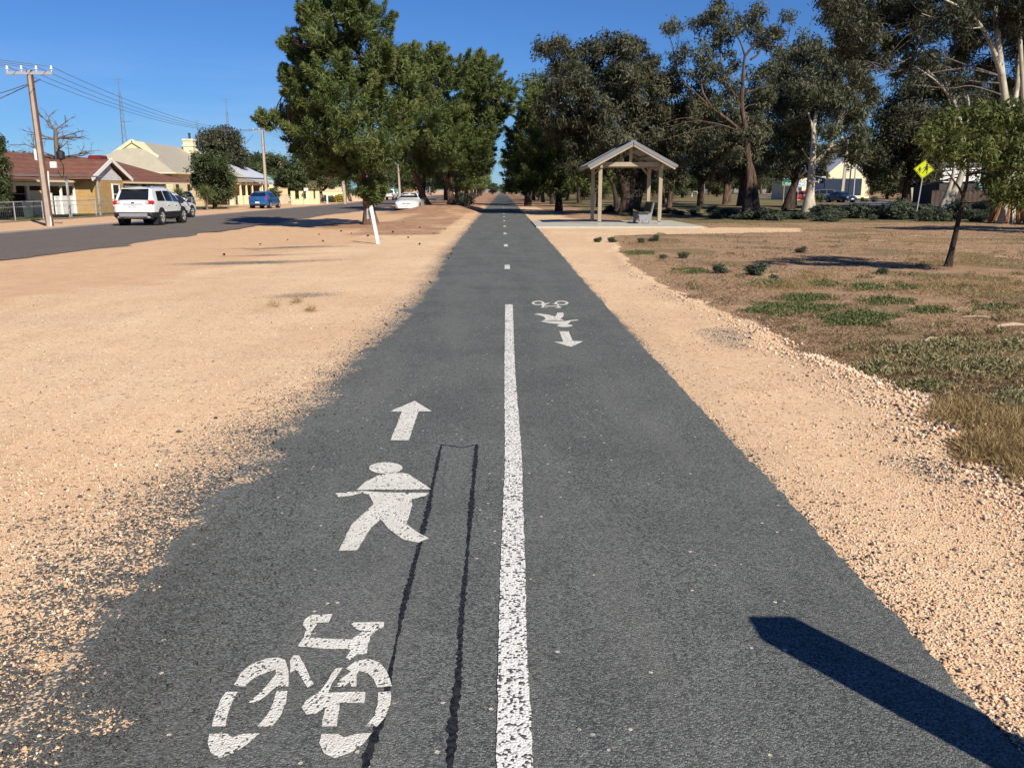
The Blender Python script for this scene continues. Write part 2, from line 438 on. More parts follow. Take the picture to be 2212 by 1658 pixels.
sand = t.mix(t.math('MULTIPLY', t.rng(cs, .0, .30, 1, 0), .60), sand, (.42, .27, .15))
sand = t.mix(t.math('MULTIPLY', t.rng(cell2, .9, .96), .5), sand, (.22, .16, .12))
bandF = t.attr('band')
sand = t.mix(t.math('MULTIPLY', t.rng(t.math('ADD', bandF, t.math('MULTIPLY', t.math('SUBTRACT', fine, .5), .4)), .35, .65), .62), sand, t.mix(t.rng(mid, .35, .65), (.56, .335, .185), (.64, .405, .235)))
soil = t.mix(t.rng(mid, .35, .65), (.23, .13, .072), (.38, .235, .14))
soil = t.mix(t.rng(fine, .45, .75), soil, (.48, .33, .195))
soil = t.mix(t.math('MULTIPLY', t.rng(t.noise(t.scale(P, (.9, 1.6, 1)), 1.0, 6, .7), .52, .66), .65), soil, (.46, .345, .19))
soil = t.mix(t.math('MULTIPLY', t.rng(t.noise(t.scale(P, (1.3, 2.2, 1)), 1.7, 6, .75), .56, .68), .7), soil, (.15, .10, .05))
soil = t.mix(t.math('MULTIPLY', t.rng(cs, .8, 1), .5), soil, (.47, .36, .26))
red = t.mix(t.rng(mid, .35, .65), (.30, .165, .095), (.45, .28, .17))
red = t.mix(t.math('MULTIPLY', t.rng(fine, .45, .75), .6), red, (.36, .22, .13))
gcol = t.mix(t.rng(fine, .3, .7), (.085, .085, .036), (.25, .20, .095))
gcol = t.mix(t.rng(mid, .4, .65), gcol, (.09, .10, .04))
lawnc = t.mix(t.rng(fine, .3, .7), (.05, .08, .02), (.10, .13, .035))
drk = t.mix(t.rng(cs, 0, 1), (.05, .053, .05), (.21, .212, .195))
soilF = t.attr('soil'); redF = t.attr('red'); darkF = t.attr('dark'); gF = t.attr('grassy'); lF = t.attr('lawn')
def soft(v, n=None, w=.14):   # noisy threshold of an attribute
    a = t.math('ADD', v, t.math('MULTIPLY', t.math('SUBTRACT', fine, .5), .9))
    return t.rng(a, .5 - w, .5 + w)
c = t.mix(soft(redF), sand, red)
c = t.mix(soft(soilF), c, soil)
c = t.mix(t.math('MULTIPLY', soft(gF), .8), c, gcol)
c = t.mix(lF, c, lawnc)
clus = t.noise(P, 9, 3)
dsel = t.math('ADD', t.math('MULTIPLY', t.sep(t.voro(P, 95, out='Color'))[1], .72), t.math('MULTIPLY', clus, .42))
dth = t.math('SUBTRACT', t.math('MULTIPLY', darkF, 1.12), dsel)
c = t.mix(t.rng(dth, -.03, .03), c, drk)
hh = t.math('ADD', t.math('MULTIPLY', celld, -.8), t.math('MULTIPLY', fine, .9))
t.bump(hh, .55, .012)
M['ground'] = t.fin(c, .95, 0, .1)
a_band = lambda x, y: 1 - sstep(-1.2, 1.2, x + 7.2 - .14 * (y - 12.3) + (vnoise(x, y, 2.2, 61) - .5) * 3.0 + (vnoise(x, y, .6, 62) - .5) * 1.0)
ground = grid_mesh('ground', gx, gy, height, M['ground'], {'band': a_band, 'soil': a_soil, 'red': a_red, 'dark': a_dark, 'grassy': lambda x, y: a_grass(x, y)[0], 'lawn': lambda x, y: a_grass(x, y)[1]})
tag(ground, kind='structure')

# ------------------------------------------------------------------ the asphalt path
def asphalt(name, c0, c1, sc, sandy=False):
    t = NT(name); P = t.pos()
    v = t.voro(P, sc, out='Color'); vd = t.voro(P, sc); s = t.sep(v)
    n = t.noise(P, 1.1, 5, .6)
    c = t.mix(s[0], c0, c1)
    c = t.mix(t.math('MULTIPLY', t.rng(s[1], .90, .98), .8), c, (.26, .26, .25))
    c = t.mix(t.math('MULTIPLY', t.rng(s[2], .0, .25, 1, 0), .7), c, tuple(x * .35 for x in c0))
    c = t.mix(t.math('MULTIPLY', t.rng(n, .4, .7), .30), c, tuple(x * .62 for x in c0))
    # worn lanes and stains along the path
    if sandy:
        ln = t.noise(t.scale(P, (2.2, .25, 1)), 1.0, 5, .65)
        c = t.mix(t.math('MULTIPLY', t.rng(ln, .45, .7), .35), c, (.20, .195, .175))
        st2 = t.noise(P, 2.3, 6, .7)
        c = t.mix(t.math('MULTIPLY', t.rng(st2, .58, .72), .35), c, (.035, .036, .035))
        dsel = t.math('ADD', t.math('MULTIPLY', t.sep(t.voro(P, 95, out='Color'))[1], .72), t.math('MULTIPLY', t.noise(P, 9, 3), .42))
        dth = t.math('SUBTRACT', t.math('MULTIPLY', t.attr('dark'), 1.12), dsel)
        sandc = t.mix(s[1], (.56, .37, .21), (.80, .59, .38))
        c = t.mix(t.rng(dth, .03, -.03), c, sandc)
        # pale stones lying singly on the surface
        w = t.voro(P, 26); wc = t.sep(t.voro(P, 26, out='Color'))
        st = t.math('MULTIPLY', t.rng(w, .22, .17), t.rng(wc[0], .955, .965))
        c = t.mix(st, c, (.62, .52, .38))
    t.bump(t.math('MULTIPLY', vd, -1.0), .55, .007)
    return t.fin(c, .85, 0, .25)
M['asphalt'] = asphalt('path_asphalt', (.046, .050, .046), (.215, .224, .203), 150, True)
M['road_asphalt'] = asphalt('street_bitumen', (.125, .10, .082), (.20, .165, .135), 60)
M['gutter'] = plain('pale_bitumen_strip', (.27, .24, .21), .9, var=.15, sc=.8)
rng = np.random.RandomState(4)
pys = np.concatenate([np.arange(-6, 1, .5), np.arange(1, 14, .05), np.geomspace(14.05, 600, 160)])
lj = -1.50 + (vnoise(pys, pys * 0, .35, 41) - .5) * .10 + (vnoise(pys, pys * 0, .09, 42) - .5) * .06
lj = lj + np.interp(pys, [0, 5, 11, 16, 30, 60], [-.03, -.03, .12, .22, .10, 0])
rj = 1.475 + (vnoise(pys, pys * 0 + 9, .9, 43) - .5) * .025 + (vnoise(pys, pys * 0 + 5, .05, 44) - .5) * .03
rj = rj + np.interp(pys, [0, 4, 9, 14, 40], [.02, .02, -.02, -.03, .05])
PZ = .010
mb = MB(); nseg = 40
vs = []
for y, a, b in zip(pys, lj, rj):
    vs.append((a - .01, y, -.04))
    for k in range(nseg + 1): vs.append((a + (b - a) * k / nseg, y, PZ))
    vs.append((b + .03, y, -.03))
n = nseg + 3
fs = [(i * n + k, i * n + k + 1, (i + 1) * n + k + 1, (i + 1) * n + k) for i in range(len(pys) - 1) for k in range(n - 1)]
mb.add(vs, fs)
po = tag(mb.build('path', M['asphalt']), kind='structure')
pv = np.array(mb.v); at_ = po.data.attributes.new('dark', 'FLOAT', 'POINT')
at_.data.foreach_set('value', np.where(pv[:, 0] < 0, np.maximum(a_dark(np.minimum(pv[:, 0], -.01), pv[:, 1]), np.where(pv[:, 0] > -.75, 1.4, 0)), 1.4).astype(np.float32))

# ------------------------------------------------------------------ paint on the path
t = NT('worn_white_paint'); P = t.pos()
pit = t.voro(P, 120); pc = t.sep(t.voro(P, 120, out='Color'))
wear = t.noise(P, 7, 5, .7)
hole = t.math('MULTIPLY', t.rng(t.math('ADD', pc[0], t.math('MULTIPLY', wear, .8)), 1.27, 1.33), 1.0)
c = t.mix(t.rng(wear, .3, .7), (.60, .57, .49), (.77, .745, .665))
t.bump(t.math('MULTIPLY', pit, -1), .6, .006)
M['paint'] = t.fin(t.mix(hole, c, (.10, .10, .098)), .8, 0, .2)
t = NT('very_worn_paint'); P = t.pos()
pit = t.voro(P, 105); pc = t.sep(t.voro(P, 105, out='Color')); wear = t.noise(P, 5, 5, .75)
hole = t.rng(t.math('ADD', pc[0], t.math('MULTIPLY', wear, 1.0)), 1.22, 1.30)
t.bump(t.math('MULTIPLY', pit, -1), .6, .006)
M['paint_line'] = t.fin(t.mix(hole, (.74, .72, .655), (.085, .085, .083)), .8, 0, .2)
t = NT('black_sealant'); n = t.noise(t.pos(), 60, 3)
M['tar'] = t.fin(t.mix(t.rng(n, .4, .6), (.008, .008, .009), (.03, .03, .031)), .6, 0, .3)
PT = PZ + .004
def poly_ground(polys, zc_, name, mat, parent=None, z=PT, jit=.0025):
    m = MB()
    rs = random.Random(len(polys) * 7 + 1)
    for pl in polys:
        w = [G(*zc_(p), z) for p in pl]
        out = []
        for i in range(len(w)):
            a, b = w[i], w[(i + 1) % len(w)]
            L = math.dist(a, b); k = max(1, int(L / .03))
            for j in range(k):
                q = j / k
                jj = jit if j else 0
                out.append((a[0] + (b[0] - a[0]) * q + rs.uniform(-jj, jj), a[1] + (b[1] - a[1]) * q + rs.uniform(-jj, jj), z))
        area = sum(out[i][0] * out[(i + 1) % len(out)][1] - out[(i + 1) % len(out)][0] * out[i][1] for i in range(len(out)))
        if area < 0: out = out[::-1]
        m.add(out, [tuple(range(len(out)))])
    return m.build(name, mat, parent)
def ell(cx, cy, rx, ry, n=28): return [(cx + rx * math.cos(2 * math.pi * i / n), cy + ry * math.sin(2 * math.pi * i / n)) for i in range(n)]
bike = empty('bicycle_symbol', (0, 0, 0), 0, 'large white painted bicycle symbol on the asphalt nearest the camera', 'road marking', 'bicycle symbols')
poly_ground([[(190, 1308), (222, 1255), (270, 1216), (330, 1193), (380, 1188), (410, 1198), (425, 1250), (425, 1312), (372, 1312), (330, 1350), (290, 1380), (255, 1380), (290, 1350), (335, 1305), (372, 1258), (370, 1240), (340, 1250), (300, 1265), (265, 1285), (240, 1312)],
  [(160, 1334), (210, 1334), (185, 1380), (170, 1420), (158, 1480), (100, 1480), (115, 1420), (135, 1370)],
  [(375, 1330), (420, 1330), (415, 1380), (395, 1430), (355, 1480), (293, 1480), (335, 1430), (360, 1380)],
  [(90, 1512), (165, 1510), (185, 1527), (230, 1512), (305, 1508), (250, 1555), (190, 1595), (130, 1615), (95, 1590), (82, 1550)]], Z4, 'wheel', M['paint'], bike)
poly_ground([[(665, 1235), (710, 1205), (765, 1194), (810, 1210), (840, 1245), (862, 1310), (800, 1315), (785, 1280), (760, 1255), (725, 1245), (712, 1262), (712, 1312), (690, 1312), (685, 1290), (660, 1312), (620, 1312), (650, 1275), (690, 1248)],
  [(805, 1336), (858, 1332), (855, 1390), (835, 1440), (800, 1480), (750, 1480), (785, 1440), (802, 1390)],
  [(565, 1512), (635, 1512), (660, 1527), (710, 1512), (778, 1508), (740, 1555), (690, 1590), (620, 1615), (575, 1595), (555, 1550)]], Z4, 'wheel', M['paint'], bike)
poly_ground([[(625, 1235), (655, 1232), (610, 1295), (592, 1338), (750, 1334), (745, 1382), (640, 1380), (630, 1480), (565, 1480), (580, 1400), (540, 1425), (500, 1430), (480, 1400), (500, 1370), (560, 1330)],
  [(430, 1205), (445, 1180), (470, 1180), (490, 1215), (532, 1300), (505, 1315), (455, 1240), (430, 1255)],
  [(525, 1008), (612, 1004), (595, 1040), (550, 1042), (525, 1075), (515, 1105), (690, 1112), (738, 1080), (712, 1068), (690, 1050), (700, 1040), (830, 1038), (828, 1060), (795, 1075), (770, 1100), (755, 1175), (715, 1175), (685, 1200), (668, 1190), (690, 1155), (560, 1150), (462, 1142), (490, 1105), (500, 1070), (485, 1050), (495, 1025)]], Z4, 'frame', M['paint'], bike)
walk = empty('walker_symbol', (0, 0, 0), 0, 'large white painted walking figure ahead of the near bicycle symbol', 'road marking', 'walking figure symbols')
poly_ground([ell(837, 387, 71, 24)], Z4, 'head', M['paint'], walk)
poly_ground([[(750, 445), (800, 420), (870, 405), (930, 412), (975, 440), (1028, 478), (960, 478), (880, 480), (800, 478), (712, 480)],
  [(622, 494), (740, 484), (820, 490), (940, 492), (1022, 492), (1000, 508), (945, 520), (950, 545), (935, 590), (925, 625), (970, 658), (1020, 685), (975, 703), (910, 690), (850, 645), (815, 605), (775, 640), (715, 735), (638, 737), (690, 630), (785, 540), (765, 500), (735, 492), (690, 505), (635, 510)]], Z4, 'body', M['paint'], walk)
tag(poly_ground([[(960, 103), (1033, 148), (975, 148), (935, 270), (857, 270), (905, 148), (852, 148)]], Z4, 'arrow_symbol', M['paint']), 'white painted arrow pointing away, in the left lane of the path', 'road marking', 'painted arrows')
tag(poly_ground([[(1015, 975), (1180, 975), (1250, 1145), (1440, 1150), (1215, 1250), (920, 1160), (1080, 1160)]], Z5, 'arrow_symbol', M['paint']), 'white painted arrow pointing toward the camera in the right lane', 'road marking', 'painted arrows')
w2 = empty('walker_symbol', (0, 0, 0), 0, 'small upside down white walking figure in the right lane', 'road marking', 'walking figure symbols')
poly_ground([ell(1110, 875, 137, 24)], Z5, 'head', M['paint'], w2)
poly_ground([[(675, 800), (760, 795), (1110, 795), (1200, 780), (1350, 768), (1340, 785), (1220, 795), (1160, 850), (1090, 855), (850, 835)],
  [(565, 678), (640, 660), (830, 685), (930, 715), (965, 690), (975, 648), (1080, 645), (1095, 690), (1070, 730), (1030, 755), (1110, 785), (900, 780), (700, 795), (770, 765), (750, 720), (640, 685)]], Z5, 'body', M['paint'], w2)
b2 = empty('bicycle_symbol', (0, 0, 0), 0, 'small upside down white bicycle symbol in the right lane, farther along', 'road marking', 'bicycle symbols')
for (cx_, rx_) in ((640, 112), (1052, 125)):
    m = MB(); A = ell(cx_, 476, rx_, 38, 32); B = ell(cx_, 476, rx_ * .62, 23, 32)
    pa = [(*G(*Z5(p), PT), PT) for p in A]; pb = [(*G(*Z5(p), PT), PT) for p in B]
    m.add(pa + pb, [(32 + i, 32 + (i + 1) % 32, (i + 1) % 32, i) for i in range(32)])
    m.build('wheel', M['paint'], b2)
poly_ground([[(735, 488), (830, 470), (850, 475), (790, 500), (740, 525), (980, 525), (985, 508), (870, 490), (950, 488), (1010, 512), (1005, 535), (1055, 545), (1030, 562), (930, 565), (970, 555), (970, 540), (740, 535), (740, 550), (820, 550), (800, 558), (680, 558), (710, 540), (700, 505)]], Z5, 'frame', M['paint'], b2, PT + .002)
LE = [(657, 1091, 1107), (720, 1090, 1109), (800, 1089, 1112), (950, 1090, 1124), (1000, 1090, 1127), (1100, 1086, 1130), (1200, 1081, 1133), (1400, 1076, 1138), (1658, 1072, 1152)]
m = MB(); rows = []
ly = np.arange(1.2, 12.15, .04)
ya = np.array([G(a, v, PT)[1] for v, a, b in LE]); xa = np.array([G(a, v, PT)[0] for v, a, b in LE]); xb = np.array([G(b, v, PT)[0] for v, a, b in LE])
o_ = np.argsort(ya)
XA = np.interp(ly, ya[o_], xa[o_]) + rng.uniform(-.003, .003, len(ly)); XB = np.interp(ly, ya[o_], xb[o_]) + rng.uniform(-.003, .003, len(ly))
m.add([p for i in range(len(ly)) for p in ((XA[i], ly[i], PT), (XB[i], ly[i], PT))], [(2 * i, 2 * i + 1, 2 * i + 3, 2 * i + 2) for i in range(len(ly) - 1)])
tag(m.build('centre_line', M['paint_line']), 'long worn solid white line down the middle of the near path', 'road marking')
for i, y in enumerate([18.2, 25.4, 32.4, 38.8, 45.5, 52.5, 59.5, 66.5, 73.5, 80.5, 87.5, 94.5]):
    m = MB(); x = .10
    m.add([(x - .055, y - .5, PT), (x + .055, y - .5, PT), (x + .055, y + .5, PT), (x - .055, y + .5, PT)], [(0, 1, 2, 3)])
    lab = ['nearest short white dash, just past the end of the solid line', 'second short white dash beyond the solid centre line', 'third short white dash beyond the solid centre line', 'fourth short white dash beyond the solid centre line', 'fifth short white dash beyond the solid centre line'] + ['distant short white dash where the path lies under tree shade'] * 9
    tag(m.build('lane_dash', M['paint_line']), lab[i], 'road marking', 'centre line dashes')
def strip(pts, w0, z, name, mat, rag=.35):
    m = MB(); q = []
    for i in range(len(pts) - 1):
        a, b = Vector(pts[i]), Vector(pts[i + 1]); k = max(2, int((b - a).length / .015))
        for j in range(k): q.append(a + (b - a) * j / k)
    q.append(Vector(pts[-1])); vs = []
    for i, p in enumerate(q):
        d = (q[min(i + 1, len(q) - 1)] - q[max(i - 1, 0)]).normalized(); nn = Vector((-d.y, d.x))
        w = w0 * (.75 + .5 * abs(math.sin(i * .021 + 1)) + .25 * math.sin(i * .11))
        vs += [(*(p + nn * w * (.5 + random.uniform(-rag, rag) * .7)), z), (*(p - nn * w * (.5 + random.uniform(-rag, rag) * .7)), z)]
    m.add(vs, [(2 * i, 2 * i + 1, 2 * i + 3, 2 * i + 2) for i in range(len(q) - 1)])
    return m
random.seed(5)
seal = [(750, 1658), (820, 1450), (870, 1200), (910, 1000), (960, 800), (1010, 600), (1050, 400), (1072, 297), (1110, 300), (1160, 309), (1222, 296), (1213, 400), (1195, 600), (1180, 800), (1160, 1000), (1145, 1300), (1120, 1500), (1110, 1658)]
sp_ = [G(*Z4(p)) for p in seal]
sp_ = [(sp_[0][0] - .02, sp_[0][1] - .9)] + sp_ + [(sp_[-1][0] - .02, sp_[-1][1] - .9)]
tag(strip(sp_, .019, PZ + .0022, 'sealant_line', M['tar']).build('sealant_line', M['tar']), 'thin black sealant outline of a long narrow rectangle beside the white line', 'sealant line')

# ------------------------------------------------------------------ streets
def road(name, near, far, ys, mat, z=.006):
    m = MB(); vs = []
    for y in ys: vs += [(far(y), y, z), ((far(y) + near(y)) / 2, y, z + .02), (near(y), y, z)]
    m.add(vs, [(3 * i + k, 3 * i + k + 1, 3 * i + k + 4, 3 * i + k + 3) for i in range(len(ys) - 1) for k in (0, 1)])
    return tag(m.build(name, mat), kind='structure')
rys = np.concatenate([np.arange(-14, 70, .5), np.geomspace(70, 700, 60)])
jn = (vnoise(rys, rys * 0, 1.5, 51) - .5) * .5 + (vnoise(rys, rys * 0, .6, 52) - .5) * .25
road('street', lambda y: float(road_near(y) + np.interp(y, rys, jn)), lambda y: -18.6, rys, M['road_asphalt'])
road('gutter_strip', lambda y: -18.62, lambda y: -19.4 + .12 * math.sin(y * .9), np.arange(-14, 300, 1.0), M['gutter'], .009)
road('highway', lambda y: rnear(y) + 8.4, lambda y: rnear(y), rys, plain('highway_bitumen', (.13, .125, .12), .9, var=.12, sc=.6))
kb = MB()
for i in range(len(rys) - 1):
    a, b = rys[i], rys[i + 1]
    x0, x1 = rnear(a) + 8.42, rnear(b) + 8.42
    kb.add([(x0, a, -.02), (x0 + .04, a, .14), (x0 + .3, a, .15), (x1, b, -.02), (x1 + .04, b, .14), (x1 + .3, b, .15)], [(0, 3, 4, 1), (1, 4, 5, 2)])
tag(kb.build('highway_kerb', M['concrete']), kind='structure')
# ------------------------------------------------------------------ foliage
def leaf_cloud(blobs, L, W, cover, rs, droop=0.0, outw=.6, upb=.2, rc=None, shell=.5, lean=.5):
    """blobs: list of (centre, (rx, ry, rz)); returns vertex array (4 per leaf) and tint"""
    V, T = [], []
    for c, r in blobs:
        c = np.array(c, float); r = np.array(r, float)
        rm = r.mean(); k = rc if rc else max(.30 * rm, 1.2 * L)
        k = min(k, rm)
        n = int(cover * math.pi * rm * rm / (L * W * .5)) + 8
        nc = max(4, int(2.6 * (rm / k) ** 2))
        u = rs.normal(size=(nc, 3)); u /= np.linalg.norm(u, axis=1)[:, None]
        cc = u * (shell + (1 - shell) * rs.rand(nc)[:, None]) * r
        ci = rs.randint(nc, size=n)
        d = rs.normal(size=(n, 3)) * .52
        ln = np.linalg.norm(d, axis=1)[:, None]; d = np.where(ln > 1.3, d / ln * 1.3, d)
        d *= np.array([1, 1, .85])
        p = cc[ci] + d * k
        nrm = outw * d + .75 * cc[ci] / r + rs.normal(size=(n, 3)) * .55 + np.array([0, 0, upb])
        nrm /= np.linalg.norm(nrm, axis=1)[:, None] + 1e-9
        a = rs.normal(size=(n, 3)) + lean * d * 1.5 + np.array([0, 0, -droop * 2.2 + upb])
        a -= nrm * (a * nrm).sum(1)[:, None]
        a /= np.linalg.norm(a, axis=1)[:, None] + 1e-9
        w = np.cross(nrm, a)
        s = (.65 + .7 * rs.rand(n))[:, None]
        a *= s * L / 2; w *= s * W / 2
        p = p + c
        V.append(np.stack([p - a, p + w * 1.0 - a * .15, p + a, p - w * 1.0 - a * .15], 1).reshape(-1, 3))
        ct = .5 + .22 * rs.normal(size=nc)
        tt = np.clip(ct[ci] * .6 + .2 + .22 * rs.normal(size=n), 0, 1)
        T.append(np.repeat(tt, 4))
    return np.concatenate(V), np.concatenate(T)
def leaf_obj(name, blobs, L, W, cover, seed, mat, parent=None, off=(0, 0, 0), **kw):
    rs = np.random.RandomState(seed)
    V, T = leaf_cloud(blobs, L, W, cover, rs, **kw)
    V = V - np.array(off)
    V[:, 2] = np.maximum(V[:, 2], .0)
    me = raw_mesh(name, V, np.arange(len(V)).reshape(-1, 4), mat, T)
    return link(bpy.data.objects.new(name, me), parent)

def foxtails(tails, L, W, cover, rs):
    """tails: (start, direction, length, radius): upswept needle sprays"""
    V, T = [], []
    for p0, d, ln, r in tails:
        p0 = np.array(p0); d = np.array(d) / np.linalg.norm(d)
        n = int(cover * 2 * math.pi * r * ln / (L * W * .5)) + 6
        t_ = rs.rand(n) ** .8
        a = np.cross(d, [0, 0, 1.0]); a /= np.linalg.norm(a) + 1e-9; b = np.cross(d, a)
        f = rs.uniform(0, 6.28, n)
        rad = np.cos(f)[:, None] * a + np.sin(f)[:, None] * b
        prof = r * np.sin(np.clip(t_ * 2.6 + .35, 0, 3.0)) * np.sqrt(rs.rand(n))
        cen = p0 + d * (t_ * ln)[:, None] + np.array([0, 0, .18]) * (t_ ** 2 * ln)[:, None]
        p = cen + rad * prof[:, None]
        ax = d * .75 + rad * .75 + rs.normal(size=(n, 3)) * .35 + np.array([0, 0, .15]); ax /= np.linalg.norm(ax, axis=1)[:, None]
        nr = rad * .9 + rs.normal(size=(n, 3)) * .45 + np.array([0, 0, .3])
        nr -= ax * (nr * ax).sum(1)[:, None]; nr /= np.linalg.norm(nr, axis=1)[:, None] + 1e-9
        w = np.cross(nr, ax); s_ = (.65 + .6 * rs.rand(n))[:, None]
        ax = ax * s_ * L / 2; w = w * s_ * W / 2
        V.append(np.stack([p - ax, p + w - ax * .1, p + ax, p - w - ax * .1], 1).reshape(-1, 3))
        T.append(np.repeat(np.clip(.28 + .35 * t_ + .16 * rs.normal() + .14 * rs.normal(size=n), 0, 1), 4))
    return np.concatenate(V), np.concatenate(T)
def pxblobs(lst, Y, seed, squash=1.0, dep=.5, extra=0):
    """(u, v, r[, dy]) in picture pixels at depth Y -> balls with real size and a spread in depth"""
    rs = random.Random(seed); out = []
    k = Y / F
    for b in lst:
        u, v, r = b[:3]
        dy = b[3] if len(b) > 3 else rs.uniform(-1, 1) * dep
        p = at(u, v, Y + dy); R = r * k * 1.08
        out.append((p, (R, R * 1.05, R * squash)))
        for e in range(extra):
            p2 = at(u + rs.uniform(-.3, .3) * r, v + rs.uniform(-.2, .3) * r, Y + dy + rs.choice((-1, 1)) * rs.uniform(1.0, 1.8) * R)
            out.append((p2, (R * .9, R * .9, R * .85 * squash)))
    return out
def limb(a, b, rs, bend=.12):
    a, b = Vector(a), Vector(b); m = (a + b) / 2; L = (b - a).length
    m += Vector((rs.uniform(-1, 1), rs.uniform(-1, 1), rs.uniform(-.2, .9))) * L * bend
    q = a.lerp(m, .55) + Vector((rs.uniform(-1, 1), rs.uniform(-1, 1), rs.uniform(-1, 1))) * L * .04
    return [a, q, m, m.lerp(b, .55) + Vector((rs.uniform(-1, 1), rs.uniform(-1, 1), rs.uniform(-1, 1))) * L * .05, b]
def big_tree(name, label, cat, group, Y, stems, blobs, leaf, L, W, cover, seed, leafm, barkm, limbs=(), twig=.028, **kw):
    """stems/limbs: list of (list of (u, v[, dy]), r0, r1). First point of stems[0] is the foot."""
    rs = random.Random(seed)
    def conv(s): return [at(p[0], p[1], Y + (p[2] if len(p) > 2 else 0)) for p in s]
    foot = at(stems[0][0][0][0], stems[0][0][0][1], Y)
    zf = H(foot[0], foot[1])
    base = (foot[0], foot[1], zf)
    root = empty(name, base, 0, label, cat, group)
    m = MB(); tw = MB(); sk = []
    for i, (s, r0, r1) in enumerate(list(stems) + list(limbs)):
        P = conv(s)
        if i == 0: P[0] = (P[0][0], P[0][1], zf - .15)
        elif i < len(stems): P[0] = (P[0][0], P[0][1], min(P[0][2], zf + .4) if abs(P[0][2] - zf) < .6 else P[0][2])
        n = len(P); R = [r0 + (r1 - r0) * (k / (n - 1)) ** .8 for k in range(n)]
        if i < len(stems) and n > 2 and P[0][2] < zf + .5: R[0] *= 1.45
        m.tube(P, R, 10 if r0 > .08 else 6, smooth=5)
        for k in range(n - 1):
            for q in (0, .33, .66): sk.append((Vector(P[k]).lerp(Vector(P[k + 1]), q), R[k]))
    bl = pxblobs(blobs, Y, seed, kw.pop('squash', 1.0), kw.pop('dep', 1.2), kw.pop('extra', 0))
    main_bl = bl; tails = []
    plume = kw.pop('plume', False)
    if plume:      # upswept sprays pointing away from the stem, over a thinner inner mass
        ax_ = at(stems[0][0][2][0], stems[0][0][2][1], Y)
        for c, r in bl:
            for _ in range(plume):
                u_ = Vector((rs.gauss(0, 1), rs.gauss(0, 1), rs.gauss(0, .9))).normalized()
                o_ = Vector((c[0] - ax_[0], c[1] - Y, 0)); o_ = o_.normalized() if o_.length > .3 else Vector((0, 0, 0))
                d = (u_ * .8 + o_ * .7 + Vector((0, 0, .55))).normalized()
                st = Vector(c) + u_ * r[0] * rs.uniform(.3, .75)
                tails.append((tuple(st), tuple(d), r[0] * rs.uniform(.5, .95), max(.13, r[0] * rs.uniform(.16, .26))))
        bl = [(c, tuple(q * .72 for q in r)) for c, r in bl]
    for c, r in main_bl:
        c = Vector(c)
        best = min(sk, key=lambda s_: (s_[0] - c).length + (2.0 * max(0, s_[0].z - c.z)))
        if (best[0] - c).length > 3.0 and barkm is M['white_bark'] and rs.random() < .75: continue
        P = limb(best[0], c, rs, .04 if tails else .12)
        r0 = min(best[1] * .6, twig * (1 + (best[0] - c).length * .18))
        tw.tube(P, [r0, r0 * .85, r0 * .65, r0 * .5, r0 * .25], 5, smooth=3)
        for _ in range(3):
            e = c + Vector((rs.uniform(-1, 1) * r[0], rs.uniform(-1, 1) * r[1], rs.uniform(-.4, 1) * r[2]))
            tw.tube(limb(P[3], e, rs), [r0 * .4, r0 * .32, r0 * .25, r0 * .18, r0 * .1], 4, smooth=2)
    m.build('trunk', barkm, root, smooth=60, off=base)
    tw.build('branches', M['grey_bark'] if barkm is M['white_bark'] else barkm, root, smooth=60, off=base)
    if tails:
        rs_ = np.random.RandomState(seed); V1, T1 = leaf_cloud(bl, L, W, cover * .7, rs_, **kw); V2, T2 = foxtails(tails, L, W, 1.15, rs_)
        V = np.concatenate([V1, V2]) - np.array(base); V[:, 2] = np.maximum(V[:, 2], 0)
        link(bpy.data.objects.new('crown', raw_mesh('crown', V, np.arange(len(V)).reshape(-1, 4), leafm, np.concatenate([T1 * .75, T2]))), root)  # inner needles tinted darker: shade between the sprays put into the colour
    else: leaf_obj('crown', bl, L, W, cover, seed, leafm, root, base, **kw)
    return root
PINE = dict(outw=.8, upb=.35, shell=.45, lean=1.0)
GUM = dict(outw=.5, upb=.1, shell=.35, droop=.55, lean=.2)

